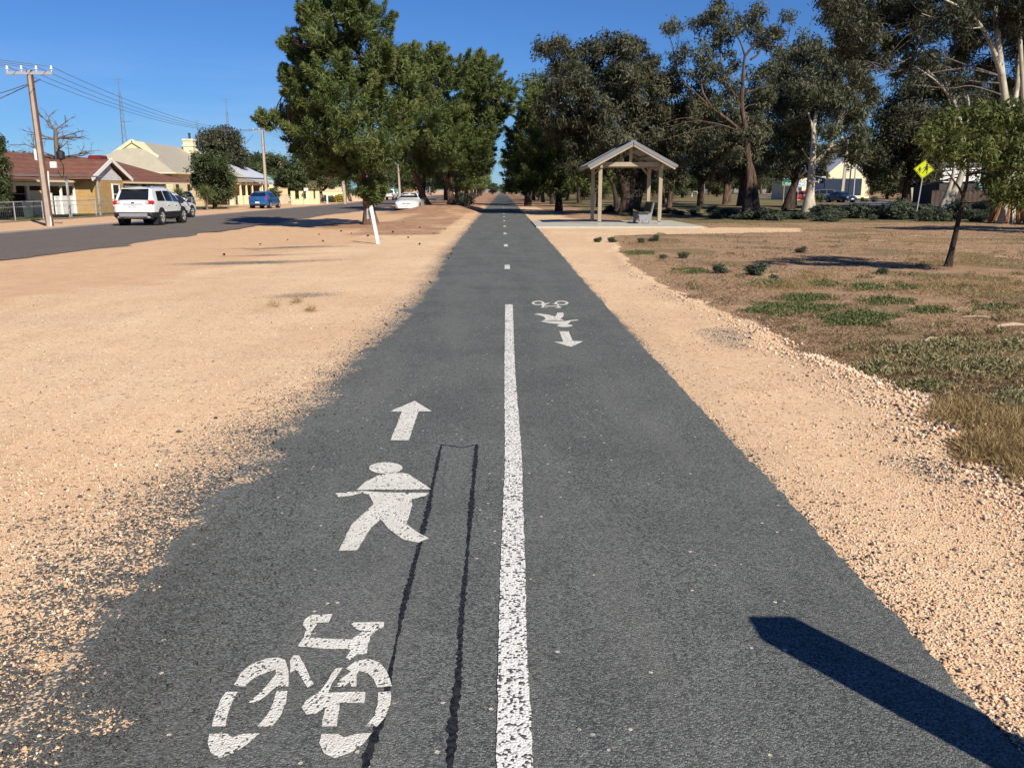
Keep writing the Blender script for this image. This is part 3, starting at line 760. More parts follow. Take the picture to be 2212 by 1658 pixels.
# near pine on the left
big_tree('pine_tree', 'tall bushy pine nearest the camera on the left, behind the leaning white post', 'tree', 'roadside pines', 38.5,
  [([(801, 490), (797, 455), (793, 420), (790, 380), (793, 330), (800, 270), (792, 190), (770, 100), (765, 0), (768, -40)], .29, .05)],
  [(705, 20, 38), (765, 5, 34, -1.6), (770, 12, 42), (772, 45, 36, -1.5), (738, -45, 42), (690, 62, 40), (800, 60, 42), (745, 90, 50), (682, 112, 42), (820, 118, 42), (652, 118, 22), (640, 108, 17), (660, 160, 38), (722, 160, 50, -2), (790, 170, 52, -1.5), (624, 98, 15), (614, 96, 11), (640, 182, 30), (668, 20, 20), (662, 38, 18),
   (850, 150, 36, 1), (622, 160, 15), (616, 172, 12), (645, 206, 26), (675, 222, 42), (740, 232, 52, -2.5), (815, 228, 50, -1), (880, 112, 20, 1), (865, 175, 36, 1.5), (640, 248, 22), (612, 262, 22), (584, 262, 19), (563, 256, 14), (640, 285, 36), (700, 290, 50, -2.5), (772, 300, 50, -2.5), (838, 296, 44, 0), (668, 325, 28, 1), (692, 348, 30, -1), (742, 345, 36, -1), (795, 342, 32, -1.5), (720, 366, 20), (832, 345, 28, -1.5), (875, 250, 36, 1.5), (760, 375, 18), (680, 372, 14), (645, 325, 16, 1),
   (800, 418, 22, -.3), (820, 402, 19, 0), (786, 408, 12, -.4), (815, 428, 14, -.5)],
  None, .23, .042, 3.4, 11, M['pine'], M['pine_bark'], limbs=[([(795, 378), (828, 362, .5), (858, 335, 1)], .13, .05), ([(798, 335), (740, 300, -.8), (650, 268, -.5), (570, 258, 0)], .10, .03), ([(797, 300), (850, 260, .6), (880, 220, 1)], .09, .03)], dep=1.6, extra=1, rc=.36, plume=8, **PINE)
big_tree('pine_tree', 'pine with a dark leaning trunk behind the white sedan parked on the verge', 'tree', 'roadside pines', 67,
  [([(925, 456), (915, 428), (903, 395), (890, 362), (888, 320), (905, 240), (935, 160), (940, 115)], .30, .06)],
  [(925, 128, 26), (958, 128, 24), (940, 112, 16), (905, 165, 34), (945, 175, 40, -1.5), (985, 165, 34), (890, 225, 42), (940, 238, 46, -2), (982, 238, 40), (895, 300, 44, -1), (948, 298, 46, -2), (884, 340, 32), (925, 348, 32, -1.5), (962, 340, 38, -2), (1000, 300, 32), (880, 365, 16), (918, 372, 14)],
  None, .32, .058, 3.4, 12, M['pine'], M['pine_bark'], dep=2, extra=1, rc=.48, plume=8, **PINE)
big_tree('pine_tree', 'pine with a pale twisted forked trunk at the left edge of the path', 'tree', 'roadside pines', 68.5,
  [([(977, 455), (973, 425), (968, 400), (961, 378), (957, 350), (985, 280), (1030, 180), (1035, 130)], .33, .06)],
  [(1020, 145, 28), (1050, 150, 28), (1035, 128, 15), (1062, 185, 24), (1096, 198, 19), (1030, 195, 40), (1010, 250, 38), (1055, 245, 38), (1086, 240, 20), (1106, 213, 10), (1003, 310, 38), (1030, 308, 28), (1062, 284, 20), (1030, 350, 28), (1046, 350, 18), (1052, 325, 18)],
  None, .32, .058, 3.4, 13, M['pine'], M['pine_bark'], limbs=[([(968, 400), (975, 380), (973, 355), (1000, 290)], .2, .05)], dep=2.4, extra=1, rc=.48, plume=8, **PINE)

# right-hand pine by the path and the dark gums behind the shelter
big_tree('pine_tree', 'low spreading bright green pine to the left of the shelter', 'tree', 'roadside pines', 68,
  [([(1207, 438), (1206, 415), (1203, 380), (1180, 320), (1150, 240), (1148, 200)], .25, .05)],
  [(1150, 225, 24), (1130, 258, 24), (1112, 290, 22), (1108, 332, 22), (1148, 300, 28, -1), (1170, 312, 34, -2), (1205, 300, 28, -2), (1114, 368, 26), (1150, 362, 34, -1.5), (1188, 352, 36, -2), (1222, 330, 20, -1), (1232, 315, 12, -1), (1205, 386, 26, -1.5), (1165, 398, 24, -1), (1138, 405, 18), (1106, 402, 16), (1212, 410, 16, -1)],
  None, .32, .058, 3.4, 14, M['pine'], M['dark_bark'], dep=2, extra=1, rc=.48, plume=8, **PINE)
big_tree('pine_tree', 'pine standing behind the bright green one, its top touching the sky gap', 'tree', 'roadside pines', 88,
  [([(1140, 430), (1140, 380), (1142, 300), (1150, 190)], .3, .06)],
  [(1150, 182, 22), (1172, 188, 22), (1146, 205, 16), (1160, 225, 34), (1190, 230, 34), (1144, 262, 22), (1175, 280, 38), (1124, 310, 28), (1160, 330, 38), (1138, 360, 24), (1102, 350, 18), (1165, 375, 34), (1104, 385, 18)],
  None, .42, .12, 3.4, 15, M['pine'], M['dark_bark'], dep=3, extra=0, rc=.7, **PINE)
big_tree('gum_tree', 'big dark gum with several black trunks spreading behind the shelter', 'tree', 'gum trees', 57,
  [([(1350, 448), (1352, 425), (1345, 395), (1330, 360), (1310, 300), (1260, 200)], .42, .08), ([(1362, 448), (1366, 420), (1368, 380), (1372, 300), (1370, 180)], .38, .07), ([(1366, 445), (1385, 405), (1420, 355), (1450, 300), (1470, 250)], .35, .07), ([(1335, 446), (1328, 420), (1322, 395), (1300, 370)], .2, .06)],
  [(1165, 108, 15), (1188, 104, 17), (1212, 92, 19), (1238, 118, 20), (1262, 114, 18), (1290, 100, 18), (1322, 100, 24), (1350, 92, 22), (1378, 108, 17), (1412, 128, 14), (1404, 145, 12), (1210, 150, 24), (1248, 146, 26), (1282, 140, 18), (1345, 122, 26), (1388, 140, 20), (1205, 198, 36), (1252, 190, 40, -1.5), (1302, 172, 38), (1350, 172, 40, -1.5), (1395, 172, 36), (1232, 250, 44, -1.5), (1292, 240, 48, -2.5), (1352, 236, 48, -2), (1412, 220, 40), (1440, 182, 30), (1262, 308, 40, -1), (1322, 306, 46, -2), (1385, 298, 46, -1), (1450, 258, 42), (1440, 320, 40), (1482, 300, 30), (1182, 250, 30), (1290, 352, 28), (1484, 240, 32), (1472, 350, 24), (1240, 352, 26), (1400, 348, 26, 1), (1205, 290, 30, 2), (1350, 352, 24, 2), (1500, 340, 20, 2)],
  None, .27, .075, 2.9, 21, M['dark_gum'], M['dark_bark'], limbs=[([(1260, 200), (1215, 170), (1185, 120)], .07, .025), ([(1370, 180), (1390, 140), (1410, 128)], .06, .02)], dep=2.2, extra=1, rc=.5, **GUM)
big_tree('gum_tree', 'tall open gum with reddish limbs and dark double trunk right of the shelter', 'tree', 'gum trees', 55,
  [([(1614, 458), (1617, 425), (1618, 380), (1614, 330), (1612, 290), (1602, 230), (1604, 170), (1608, 120)], .34, .07), ([(1629, 456), (1631, 425), (1627, 380), (1618, 345)], .27, .12)],
  [(1448, 58, 15), (1436, 60, 11), (1462, 62, 12), (1545, 14, 20), (1552, 38, 24), (1532, 30, 18), (1518, 48, 20), (1500, 56, 14), (1568, 60, 20), (1592, 62, 18), (1622, 42, 22), (1640, 32, 18), (1640, 70, 30), (1650, 88, 20), (1680, 68, 18), (1672, 80, 18), (1706, 40, 11), (1698, 34, 9), (1712, 48, 7), (1468, 128, 20), (1480, 112, 14), (1515, 122, 30), (1556, 105, 28), (1540, 85, 22), (1460, 168, 22), (1440, 182, 16), (1500, 178, 28), (1542, 170, 28), (1575, 175, 26), (1560, 226, 28), (1510, 235, 24), (1594, 222, 20), (1530, 292, 28), (1490, 300, 22, 1), (1570, 296, 24), (1622, 330, 20, 1), (1650, 198, 24), (1640, 260, 22), (1590, 340, 20, -1), (1550, 340, 20, 1), (1620, 290, 24, -1), (1640, 300, 26, 1), (1580, 265, 26, 1.5), (1600, 310, 24, 1), (1560, 310, 26, 1.5), (1500, 270, 24, 1.5), (1530, 255, 24, 1), (1620, 170, 20, 1), (1650, 230, 24, 1.5), (1590, 140, 16, 1), (1520, 210, 24, 1.5)],
  None, .24, .07, 2.5, 22, M['gum'], M['red_bark'],
  limbs=[([(1612, 295), (1575, 262, -.3), (1535, 232, -.5), (1500, 200, -.5), (1470, 170, -.3), (1448, 90, 0)], .13, .02), ([(1604, 240), (1585, 205), (1562, 160), (1552, 90), (1548, 40)], .09, .02), ([(1608, 120), (1600, 95), (1590, 70), (1600, 40), (1593, 20)], .06, .015), ([(1608, 122), (1628, 100), (1650, 98), (1680, 100), (1700, 88), (1706, 60)], .08, .015), ([(1620, 130), (1640, 112), (1642, 70)], .08, .02), ([(1535, 232, -.5), (1515, 190, -.5), (1520, 130)], .10, .03), ([(1612, 200), (1640, 190), (1660, 165)], .06, .02), ([(1600, 285), (1550, 268, -1.2), (1500, 262, -1.8), (1440, 275, -2)], .05, .012), ([(1560, 270, -1.2), (1500, 282, -2), (1425, 305, -2.2)], .035, .01), ([(1540, 268, -1.2), (1480, 255, -2), (1430, 268, -2.2)], .03, .01)], dep=1.5, extra=0, rc=.40, **GUM)
big_tree('gum_tree', 'dense olive gum standing behind the green road sign, with a dark slanting trunk', 'tree', 'gum trees', 74,
  [([(1702, 442), (1710, 415), (1720, 385), (1722, 340), (1728, 250), (1735, 140)], .42, .08)],
  [(1690, 118, 28), (1732, 106, 26), (1770, 112, 28), (1802, 130, 28), (1660, 148, 22), (1700, 168, 38), (1752, 168, 40, -2), (1800, 176, 36), (1655, 205, 24), (1692, 230, 38, -1), (1742, 238, 40, -2), (1680, 298, 32), (1722, 305, 32, -1), (1652, 275, 24), (1662, 338, 20), (1702, 348, 20), (1640, 320, 18), (1640, 365, 14)],
  None, .34, .09, 2.9, 23, M['gum'], M['dark_bark'], limbs=[([(1716, 395), (1735, 375), (1750, 368)], .18, .07)], dep=3, extra=1, rc=.6, **GUM)
big_tree('gum_tree', 'gum with a smooth cream white trunk in full sun, mid park', 'tree', 'gum trees', 66,
  [([(1746, 446), (1749, 420), (1751, 385), (1754, 350), (1757, 310), (1757, 275), (1764, 240)], .40, .12)],
  [(1792, 228, 30), (1830, 208, 30), (1770, 196, 28), (1832, 258, 26), (1800, 282, 22), (1740, 200, 26), (1850, 150, 30), (1838, 112, 26), (1852, 190, 26), (1862, 290, 24), (1832, 330, 22), (1850, 240, 28), (1872, 330, 20), (1880, 210, 24), (1720, 262, 22, 2), (1785, 330, 16, 2.5)],
  None, .33, .085, 2.7, 24, M['gum'], M['white_bark'], limbs=[([(1755, 360), (1772, 340), (1793, 318), (1805, 285), (1812, 250)], .17, .05), ([(1757, 290), (1750, 260), (1742, 235)], .12, .05), ([(1757, 320), (1772, 300), (1785, 285)], .06, .03), ([(1752, 350), (1740, 335), (1732, 322)], .07, .03), ([(1796, 316), (1815, 310), (1832, 313)], .05, .02)], dep=2.5, extra=1, rc=.55, **GUM)
big_tree('gum_tree', 'mass of very dark gum foliage behind the yellow diamond sign', 'tree', 'gum trees', 76,
  [([(1958, 436), (1960, 380), (1975, 300), (2000, 180)], .35, .08)],
  [(1965, 190, 32), (2010, 178, 38), (2052, 195, 42), (1935, 235, 30), (1925, 262, 34), (1978, 258, 42, -2), (2030, 258, 44, -2), (1905, 318, 34), (1950, 325, 42, -2), (2000, 328, 44, -2), (1885, 362, 24), (1932, 372, 28), (1980, 366, 32), (2005, 365, 26), (2085, 315, 34), (2085, 258, 44), (2152, 300, 50), (2205, 300, 50), (2160, 385, 36), (2205, 380, 40), (2130, 220, 46), (2195, 225, 46), (2240, 300, 50), (2240, 220, 50), (2230, 390, 40)],
  None, .38, .12, 3.6, 25, M['dark_gum'], M['dark_bark'], dep=3, extra=1, rc=.7, **GUM)
# the big gum at the right edge
big_tree('gum_tree', 'huge gum at the right edge with pale stems and shredded orange bark', 'tree', 'gum trees', 42,
  [([(2168, 476), (2172, 440), (2180, 395), (2186, 330), (2178, 260), (2165, 180), (2155, 90), (2148, 10), (2144, -60)], .33, .09), ([(2185, 474), (2192, 430), (2200, 350), (2212, 260), (2206, 150), (2200, 40), (2190, -40)], .19, .06)],
  [(1800, 28, 32), (1822, 78, 28), (1832, 118, 24), (1850, 20, 40), (1870, 78, 34), (1900, 38, 42), (1920, 98, 28), (1960, 28, 42), (1955, 108, 32), (2010, 58, 42), (2018, 128, 26), (2060, 18, 42), (2100, 78, 40, 1.5), (2112, 18, 42), (2160, 58, 42, 2), (2202, 98, 40, 2), (2202, 28, 42), (1850, 148, 18), (1868, 172, 14), (1795, 0, 36), (1860, -30, 44), (1930, 0, 40), (2000, -22, 44), (2080, -32, 44), (2150, -35, 44), (2240, 60, 46), (2130, 150, 28, 2), (2070, 120, 26, 2), (1905, 132, 16), (1935, 158, 14), (1880, 122, 20), (2230, 140, 40, 2), (2240, 0, 50), (1960, 150, 14), (2180, 180, 26, 3), (1842, 55, 30), (1812, 100, 18), (1885, 195, 8)],
  None, .24, .055, 2.7, 26, M['dark_gum'], M['white_bark'],
  limbs=[([(2163, 165), (2145, 110, -.5), (2120, 60, -1), (2085, 25, -1.5), (2040, 0, -2)], .14, .05), ([(2120, 60, -1), (2080, 60, -1.5), (1990, 30, -2)], .04, .015), ([(2178, 260), (2195, 200, .6), (2200, 120, 1)], .15, .07)], dep=2.2, extra=1, rc=.36, twig=.016, **GUM)
m = MB(); fx, fy, _ = at(2172, 476, 42)
for i in range(26):
    a = i * .7; r = .62 + random.uniform(-.06, .10); h = random.uniform(.35, 2.3)
    z0 = random.uniform(0, .3)
    p = [(fx + math.cos(a) * (r + .12), fy + math.sin(a) * (r + .12), z0), (fx + math.cos(a + .1) * (r - .10), fy + math.sin(a + .1) * (r - .10), z0 + h * .5), (fx + .05 + math.cos(a) * (r - .08), fy + math.sin(a) * (r - .08), z0 + h)]
    m.tube(p, [.09, .07, .03], 5, smooth=3)
root = [o for o in bpy.data.objects if o.get('label', '').startswith('huge gum')][0]
m.build('loose_bark', M['orange_bark'], root, smooth=60, off=tuple(root.location))
big_tree('gum_tree', 'leaning forked gum with patchy cream bark just right of the yellow sign', 'tree', 'gum trees', 52,
  [([(2035, 464), (2055, 425), (2072, 390), (2082, 350), (2080, 300), (2062, 225), (2040, 190), (2000, 150)], .27, .05), ([(2030, 462), (2045, 420), (2058, 380), (2062, 345), (2078, 290)], .18, .06)],
  [(1988, 128, 18), (1960, 130, 16), (2020, 160, 20), (2070, 150, 26), (2040, 250, 20, 1), (2110, 290, 30, 2), (2100, 180, 30), (2110, 240, 26, 2), (1960, 240, 16, 1), (1940, 265, 16, 1), (1962, 275, 18, 1)],
  None, .24, .07, 2.6, 27, M['dark_gum'], M['white_bark'], limbs=[([(2080, 300), (2092, 240), (2085, 190), (2072, 150)], .09, .03), ([(2062, 225), (2020, 175, -.3), (1970, 142, -.5), (1925, 125, -.6)], .07, .015), ([(2050, 205), (2030, 150, -.3), (1990, 110, -.5), (1940, 85, -.6)], .06, .012), ([(2068, 240), (2050, 190), (2040, 130)], .06, .02)], dep=1.2, extra=0, rc=.36, **GUM)
# the slim young tree in the right foreground
big_tree('young_tree', 'slim young tree with a thin dark bent trunk in the right foreground', 'tree', None, 18.5,
  [([(2046, 572), (2054, 545), (2062, 510), (2072, 465), (2080, 425), (2088, 390), (2092, 350), (2110, 300)], .075, .02)],
  [(1992, 296, 12, -2.5), (2012, 290, 26, -2.2), (2050, 268, 32, -2), (2040, 310, 24, -1.6), (2100, 258, 38, -1.5), (2150, 256, 42, -1.5), (2200, 256, 42, -1.5), (2030, 332, 16, -1.8), (2062, 328, 28, -2), (2105, 328, 38, -2), (2152, 330, 42, -2), (2200, 340, 42, -2), (2165, 398, 34, -2), (2204, 408, 34, -2), (2240, 290, 44, -2), (2245, 380, 44, -2), (2190, 440, 18, -2), (2150, 440, 12, -2), (2125, 380, 22, -1.5), (2008, 318, 14, -2.2), (2290, 330, 50, -2), (2280, 260, 44, -2), (2120, 290, 40, -.5), (2180, 300, 44, -.6), (2145, 418, 16, -2)],
  None, .115, .03, 2.3, 28, M['young'], M['dark_bark'], limbs=[([(2080, 425), (2070, 405), (2055, 385), (2045, 372)], .03, .012), ([(2092, 350), (2140, 310, -1), (2200, 290, -1.5)], .03, .01), ([(2088, 380), (2140, 360, -1), (2200, 350, -1.8)], .03, .01), ([(2092, 350), (2070, 320, -1), (2030, 300, -2)], .02, .008)], dep=.5, extra=0, rc=.14, twig=.008, **GUM)

# ------------------------------------------------------------------ generic trees for the far rows (one mesh of each kind, copied)
def local_tree(kind, seed):
    rs = random.Random(seed); bl = []
    m = MB()
    if kind == 'pine':
        h = 9.0
        m.tube([(0, 0, -.1), (.1, 0, 1.2), (.0, .1, 3), (.1, 0, 6), (0, 0, 8.4)], [.3, .22, .2, .12, .03], 8, smooth=3)
        for i in range(30):
            z = 2.2 + 6.4 * (i / 30) ** .9; R = 2.7 * (1 - ((z - 3.6) / 6.2) ** 2) if z > 3.6 else 2.4
            a = i * 2.4 + rs.uniform(-.4, .4); rr = max(.2, R * rs.uniform(.45, .95))
            r = rs.uniform(.75, 1.15)
            bl.append(((math.cos(a) * rr, math.sin(a) * rr, z), (r, r, r * .85)))
        L, W, lm, bm, kw = .42, .10, 'pine', 'dark_bark', PINE
    elif kind == 'gum':
        m.tube([(0, 0, -.1), (.15, 0, 2), (.0, .2, 4), (.3, 0, 7), (.2, 0, 9.5)], [.36, .27, .22, .14, .04], 8, smooth=3)
        for i in range(30):
            a = rs.uniform(0, 6.28); z = rs.uniform(3.0, 10.2); rr = rs.uniform(.2, 3.6) * (1 - abs(z - 6.5) / 7)
            r = rs.uniform(.7, 1.35); c = (math.cos(a) * rr, math.sin(a) * rr, z)
            bl.append((c, (r, r, r * .9)))
            m.tube(limb((.1, 0, min(z - 1, 6)), c, rs), [.09, .07, .05, .04, .02], 5, smooth=2)
        L, W, lm, bm, kw = .40, .10, 'dark_gum', 'red_bark', GUM
    elif kind == 'round':
        m.tube([(0, 0, -.1), (.05, 0, .8), (0, .1, 1.6), (.1, 0, 2.6)], [.2, .16, .12, .06], 7, smooth=3)
        for i in range(26):
            u = Vector((rs.gauss(0, 1), rs.gauss(0, 1), rs.gauss(0, 1))).normalized()
            bl.append(((u.x * 1.5, u.y * 1.5, 2.5 + u.z * 1.35), (.75, .75, .7)))
        L, W, lm, bm, kw = .26, .09, 'garden', 'dark_bark', dict(outw=.8, upb=.2, shell=.5)
    o = empty({'pine': 'pine_tree', 'gum': 'gum_tree', 'round': 'garden_tree'}[kind], (0, 0, 0))
    m.build('trunk', M[bm], o, smooth=60)
    leaf_obj('crown', bl, L, W, 2.3, seed, M[lm], o, rc=.5, **kw)
    return o
def place(proto, first, x, y, s, rz, label, group, cat='tree', sz=None):
    o = proto if first else copy_tree(proto)
    o.location = (x, y, H(x, y)); o.scale = (s, s, sz or s); o.rotation_euler = (0, 0, rz)
    for k in ('label', 'category', 'group'):
        if k in o: del o[k]
    return tag(o, label, cat, group)
random.seed(9)
pine = local_tree('pine', 31); gum = local_tree('gum', 32); rnd = local_tree('round', 33)
PL = 'pine in the shady row lining the left side of the path far ahead'
PR = 'pine in the shady row lining the right side of the path far ahead'
first = True
for (x, y, s) in [(-4.6, 78, .92), (-4.4, 90, .95), (-5.4, 103, 1.0), (-4.9, 117, 1.02), (-5.4, 132, 1.05), (-5.1, 150, 1.1), (-5.4, 172, 1.12), (-5.6, 200, 1.15), (-8.5, 96, .95), (-9, 140, 1.1), (-5.8, 235, 1.15)]:
    place(pine, first, x, y, s, random.uniform(0, 6), PL, 'far pines left of the path'); first = False
for (x, y, s) in [(5.6, 98, 1.0), (5.2, 112, .98), (5.4, 126, 1.05), (5.1, 142, 1.05), (5.6, 160, 1.1), (5.5, 182, 1.12), (5.7, 210, 1.15), (9.5, 108, 1.05), (10, 135, 1.1), (5.8, 240, 1.15), (9, 82, .85)]:
    place(pine, False, x, y, s, random.uniform(0, 6), PR, 'far pines right of the path')
GL = 'gum in the dark belt of trees across the back of the park'
first = True
for (x, y, s) in [(14, 92, 1.0), (19.5, 86, 1.05), (24.5, 90, 1.15), (28, 84, 1.05), (19, 104, 1.1), (24, 176, 1.3), (33, 190, 1.4), (17, 190, 1.3), (40, 220, 1.4), (25, 98, 1.0), (29, 112, 1.05), (13, 125, 1.2), (20, 140, 1.2), (29, 150, 1.2), (14.5, 76, .75)]:
    place(gum, first, x, y, s, random.uniform(0, 6), GL, 'gums across the back of the park', sz=s * .95); first = False
GR = 'gum beyond the highway on the far right'
for (x, y, s) in [(52, 240, 1.3), (62, 262, 1.4), (74, 285, 1.5), (88, 310, 1.6), (102, 345, 1.6), (118, 390, 1.7), (136, 430, 1.7), (70, 180, 1.1), (58, 160, .9), (78, 155, 1.1), (88, 172, 1.2), (98, 200, 1.3), (92, 232, 1.35), (72, 205, 1.1), (80, 196, 1.15), (64, 138, 1.0), (68, 126, 1.05), (73, 140, 1.1), (62, 105, .95), (74, 110, 1.1), (48, 260, 1.1), (58, 300, 1.2), (100, 380, 1.2), (83, 340, 1.1), (120, 300, 1.3), (140, 360, 1.3)]:
    place(gum, False, x, y, s, random.uniform(0, 6), GR, 'gums beyond the highway')
for (x, y, s) in [(30.5, 33, 1.0), (22.6, 30.5, .8), (33, 40, 1.1), (28, 28.5, 1.0), (36, 45, 1.2)]:
    place(gum, False, x, y, s, 1 + x, 'gum just outside the right edge, throwing shade over the saltbush', 'shade gums at the right edge', sz=s * .8)
first = True
GD = 'round leafy tree in the far gardens across the street'
for (x, y, s, sz) in [(-40, 150, 2.0, 1.7), (-33, 165, 2.2, 1.8), (-27, 178, 1.9, 1.8), (-37, 190, 2.4, 2.0), (-29, 205, 2.2, 1.9), (-24, 212, 1.6, 1.6), (-20.5, 250, 2.0, 1.9), (-15, 262, 2.2, 2.0), (-11, 275, 1.9, 1.8), (-33, 240, 2.2, 2.2), (-26, 245, 2.2, 2.0), (-46, 170, 2.2, 1.9), (-7.5, 300, 1.8, 1.6), (-3.5, 320, 1.4, .9), (1, 330, 1.3, .8), (5, 315, 1.5, 1.0), (-56, 100, 2.0, 1.35), (-64, 110, 1.9, 1.3), (11, 300, 2, 1.6), (17, 310, 2.2, 1.7)]:
    place(rnd, first, x, y, s, random.uniform(0, 6), GD if y > 120 else 'dark tree showing above the brick house roof', 'far garden trees' if y > 120 else 'trees behind the brick house', sz=sz); first = False

UL = 'bushy small tree filling the gap between the far gum trunks'
for (x, y, s, sz) in [(66, 150, 1.6, 1.2), (71, 154, 1.9, 1.4), (76, 150, 1.6, 1.2), (9, 150, 1.6, 1.2), (13, 140, 1.4, 1.1), (17, 150, 1.6, 1.2), (22, 160, 1.7, 1.3), (26.5, 140, 1.3, 1.0), (31, 165, 1.8, 1.3), (36, 175, 1.7, 1.2), (41, 235, 2.2, 1.6), (46, 250, 2.0, 1.6), (56, 270, 2.4, 1.7), (64, 285, 2.4, 1.8), (72, 300, 2.5, 1.8), (82, 320, 2.6, 1.9), (92, 335, 2.7, 2.0), (104, 360, 2.8, 2.0), (116, 380, 3.0, 2.1), (128, 400, 3.0, 2.2), (8, 128, 1.2, .9), (12, 172, 1.8, 1.3), (19, 180, 2, 1.4), (7.5, 185, 1.8, 1.4), (28, 200, 2.2, 1.6), (36, 215, 2.2, 1.6), (49, 200, 1.6, 1.2), (110, 260, 2.4, 1.6), (96, 230, 2.2, 1.5), (84, 210, 2.0, 1.4)]:
    place(rnd, False, x, y, s, random.uniform(0, 6), UL, 'understory trees far right', sz=sz)

def px_bush(name, label, cat, Y, blobs, mat, L, W, cover, seed, group=None, dep=.6, extra=1, trunk=None, **kw):
    bl = pxblobs(blobs, Y, seed, 1.0, dep, extra)
    x = sum(b[0][0] for b in bl) / len(bl)
    if trunk is None:
        o = leaf_obj(name, bl, L, W, cover, seed, mat, None, (x, Y, 0), shell=.4, **kw)
        o.location = (x, Y, 0)
        return tag(o, label, cat, group)
    r = empty(name, (x, Y, 0), 0, label, cat, group)
    m = MB(); rs = random.Random(seed)
    m.tube([(0, 0, -.1), (.1, 0, trunk[0] * .5), (0, 0, trunk[0])], [trunk[1], trunk[1] * .8, trunk[1] * .6], 7, smooth=3)
    for c, q in bl: m.tube(limb((0, 0, trunk[0] * .8), (c[0] - x, c[1] - Y, c[2]), rs), [trunk[1] * .4, .05, .04, .03, .02], 5)
    m.build('trunk', M['dark_bark'], r, smooth=60)
    leaf_obj('crown', bl, L, W, cover, seed, mat, r, (x, Y, 0), shell=.4, **kw)
    return r
px_bush('garden_tree', 'broad rounded dark tree standing behind the cream roofed house', 'tree', 118, [(445, 300, 20), (462, 296, 22), (485, 296, 24), (505, 305, 22), (455, 322, 26), (480, 322, 30), (505, 328, 26), (520, 335, 16), (440, 318, 16), (525, 350, 14), (500, 350, 20), (475, 345, 26)], M['dark_gum'], .40, .14, 2.6, 41, trunk=(3.5, .3))
px_bush('garden_tree', 'square dark leafy tree standing in front of the cream roofed house', 'tree', 74, [(432, 348, 20), (455, 342, 20), (478, 348, 20), (428, 375, 22), (455, 372, 26), (484, 375, 22), (425, 400, 16), (450, 402, 24), (480, 402, 24), (496, 385, 12), (495, 415, 14), (470, 425, 18), (445, 420, 16)], M['garden'], .26, .09, 2.6, 42, trunk=(1.6, .2))
px_bush('conifer', 'dark green conifer cut off by the left edge of the picture', 'tree', 49, [(-5, 320, 16), (2, 350, 20), (0, 385, 22), (4, 415, 22), (-15, 350, 26), (-18, 400, 30), (-5, 440, 20), (8, 400, 14), (-2, 300, 9), (2, 458, 12)], M['garden'], .20, .06, 2.6, 43, trunk=(1.5, .15), upb=.4)
px_bush('garden_tree', 'wide bushy garden tree behind the cream pillar wall', 'tree', 112, [(620, 365, 20), (642, 352, 20), (660, 358, 20), (612, 388, 20), (640, 385, 26), (665, 382, 20), (655, 405, 20), (625, 408, 18), (603, 392, 12), (678, 400, 14), (690, 385, 14), (640, 418, 14)], M['garden'], .36, .12, 2.6, 44, trunk=(1.8, .2))
px_bush('garden_shrub', 'round olive brown shrub beside the cream pillar wall', 'shrub', 107, [(676, 402, 11), (684, 410, 10), (672, 412, 10), (680, 418, 9), (668, 404, 7)], M['olive'], .26, .10, 2.6, 45)
px_bush('garden_shrub', 'round bright yellow shrub at the end of the cream fence', 'shrub', 113, [(730, 426, 7), (737, 427, 7), (733, 431, 7), (728, 431, 5), (738, 432, 5)], M['yellow_leaf'], .2, .08, 2.8, 46)
px_bush('garden_shrub', 'low grey green shrub between the pillar wall and the yellow shrub', 'shrub', 113, [(705, 428, 7), (714, 428, 7), (697, 430, 6), (720, 431, 6), (710, 432, 6)], M['salt'], .2, .07, 2.6, 47)
px_bush('garden_shrub', 'small dark green shrub behind the blue hatchback', 'shrub', 88, [(590, 412, 7), (597, 415, 7), (585, 418, 7), (594, 421, 7)], M['garden'], .2, .07, 2.6, 48)
px_bush('garden_tree', 'reddish leaved tree among the far gardens behind the second power pole', 'tree', 140, [(700, 378, 10), (708, 370, 9), (692, 372, 8), (702, 390, 9), (776, 388, 8), (784, 395, 8)], M['reddish'], .4, .14, 2.4, 49)
px_bush('vine', 'green creeper hanging over the far cream fence', 'plant', 122, [(752, 412, 8), (764, 414, 8), (776, 416, 9), (786, 416, 9), (742, 400, 12), (720, 400, 10)], M['garden'], .3, .1, 2.4, 50)
px_bush('garden_shrub', 'dark grey shrub at the foot of the pale twisted pine', 'shrub', 66, [(1000, 428, 11), (1010, 434, 10), (992, 436, 9), (1002, 440, 9)], M['salt'], .2, .06, 2.4, 51)

# bare dead tree in front of the brick house
r = empty('dead_tree', (*G(136, 459)[:2], 0), 0, 'leafless grey tree on the lawn in front of the brick house', 'tree')
m = MB(); rs = random.Random(3); Y = r.location.y
def fork(p, d, L, rad, lev):
    q = [p]; dd = Vector(d)
    for i in range(4):
        dd = (dd + Vector((rs.uniform(-.25, .25), rs.uniform(-.25, .25), rs.uniform(-.12, .16)))).normalized()
        q.append(q[-1] + dd * L / 4)
    m.tube(q, [rad, rad * .85, rad * .7, rad * .55, rad * .4], 6 if lev < 2 else 4, smooth=2)
    if lev < 3:
        for k in range(4 if lev == 0 else 3):
            i = rs.randint(1, 4)
            nd = (dd + Vector((rs.uniform(-1, 1), rs.uniform(-1, 1), rs.uniform(-.5, .45))) * .9).normalized()
            fork(q[i], nd, L * rs.uniform(.4, .65), rad * .5, lev + 1)
tr = [Vector(at(*p, Y)) - r.location for p in ((136, 461), (135, 420), (130, 380), (125, 340), (121, 300), (119, 282))]
m.tube(tr, [.40, .34, .25, .2, .16, .1], 9, smooth=4)
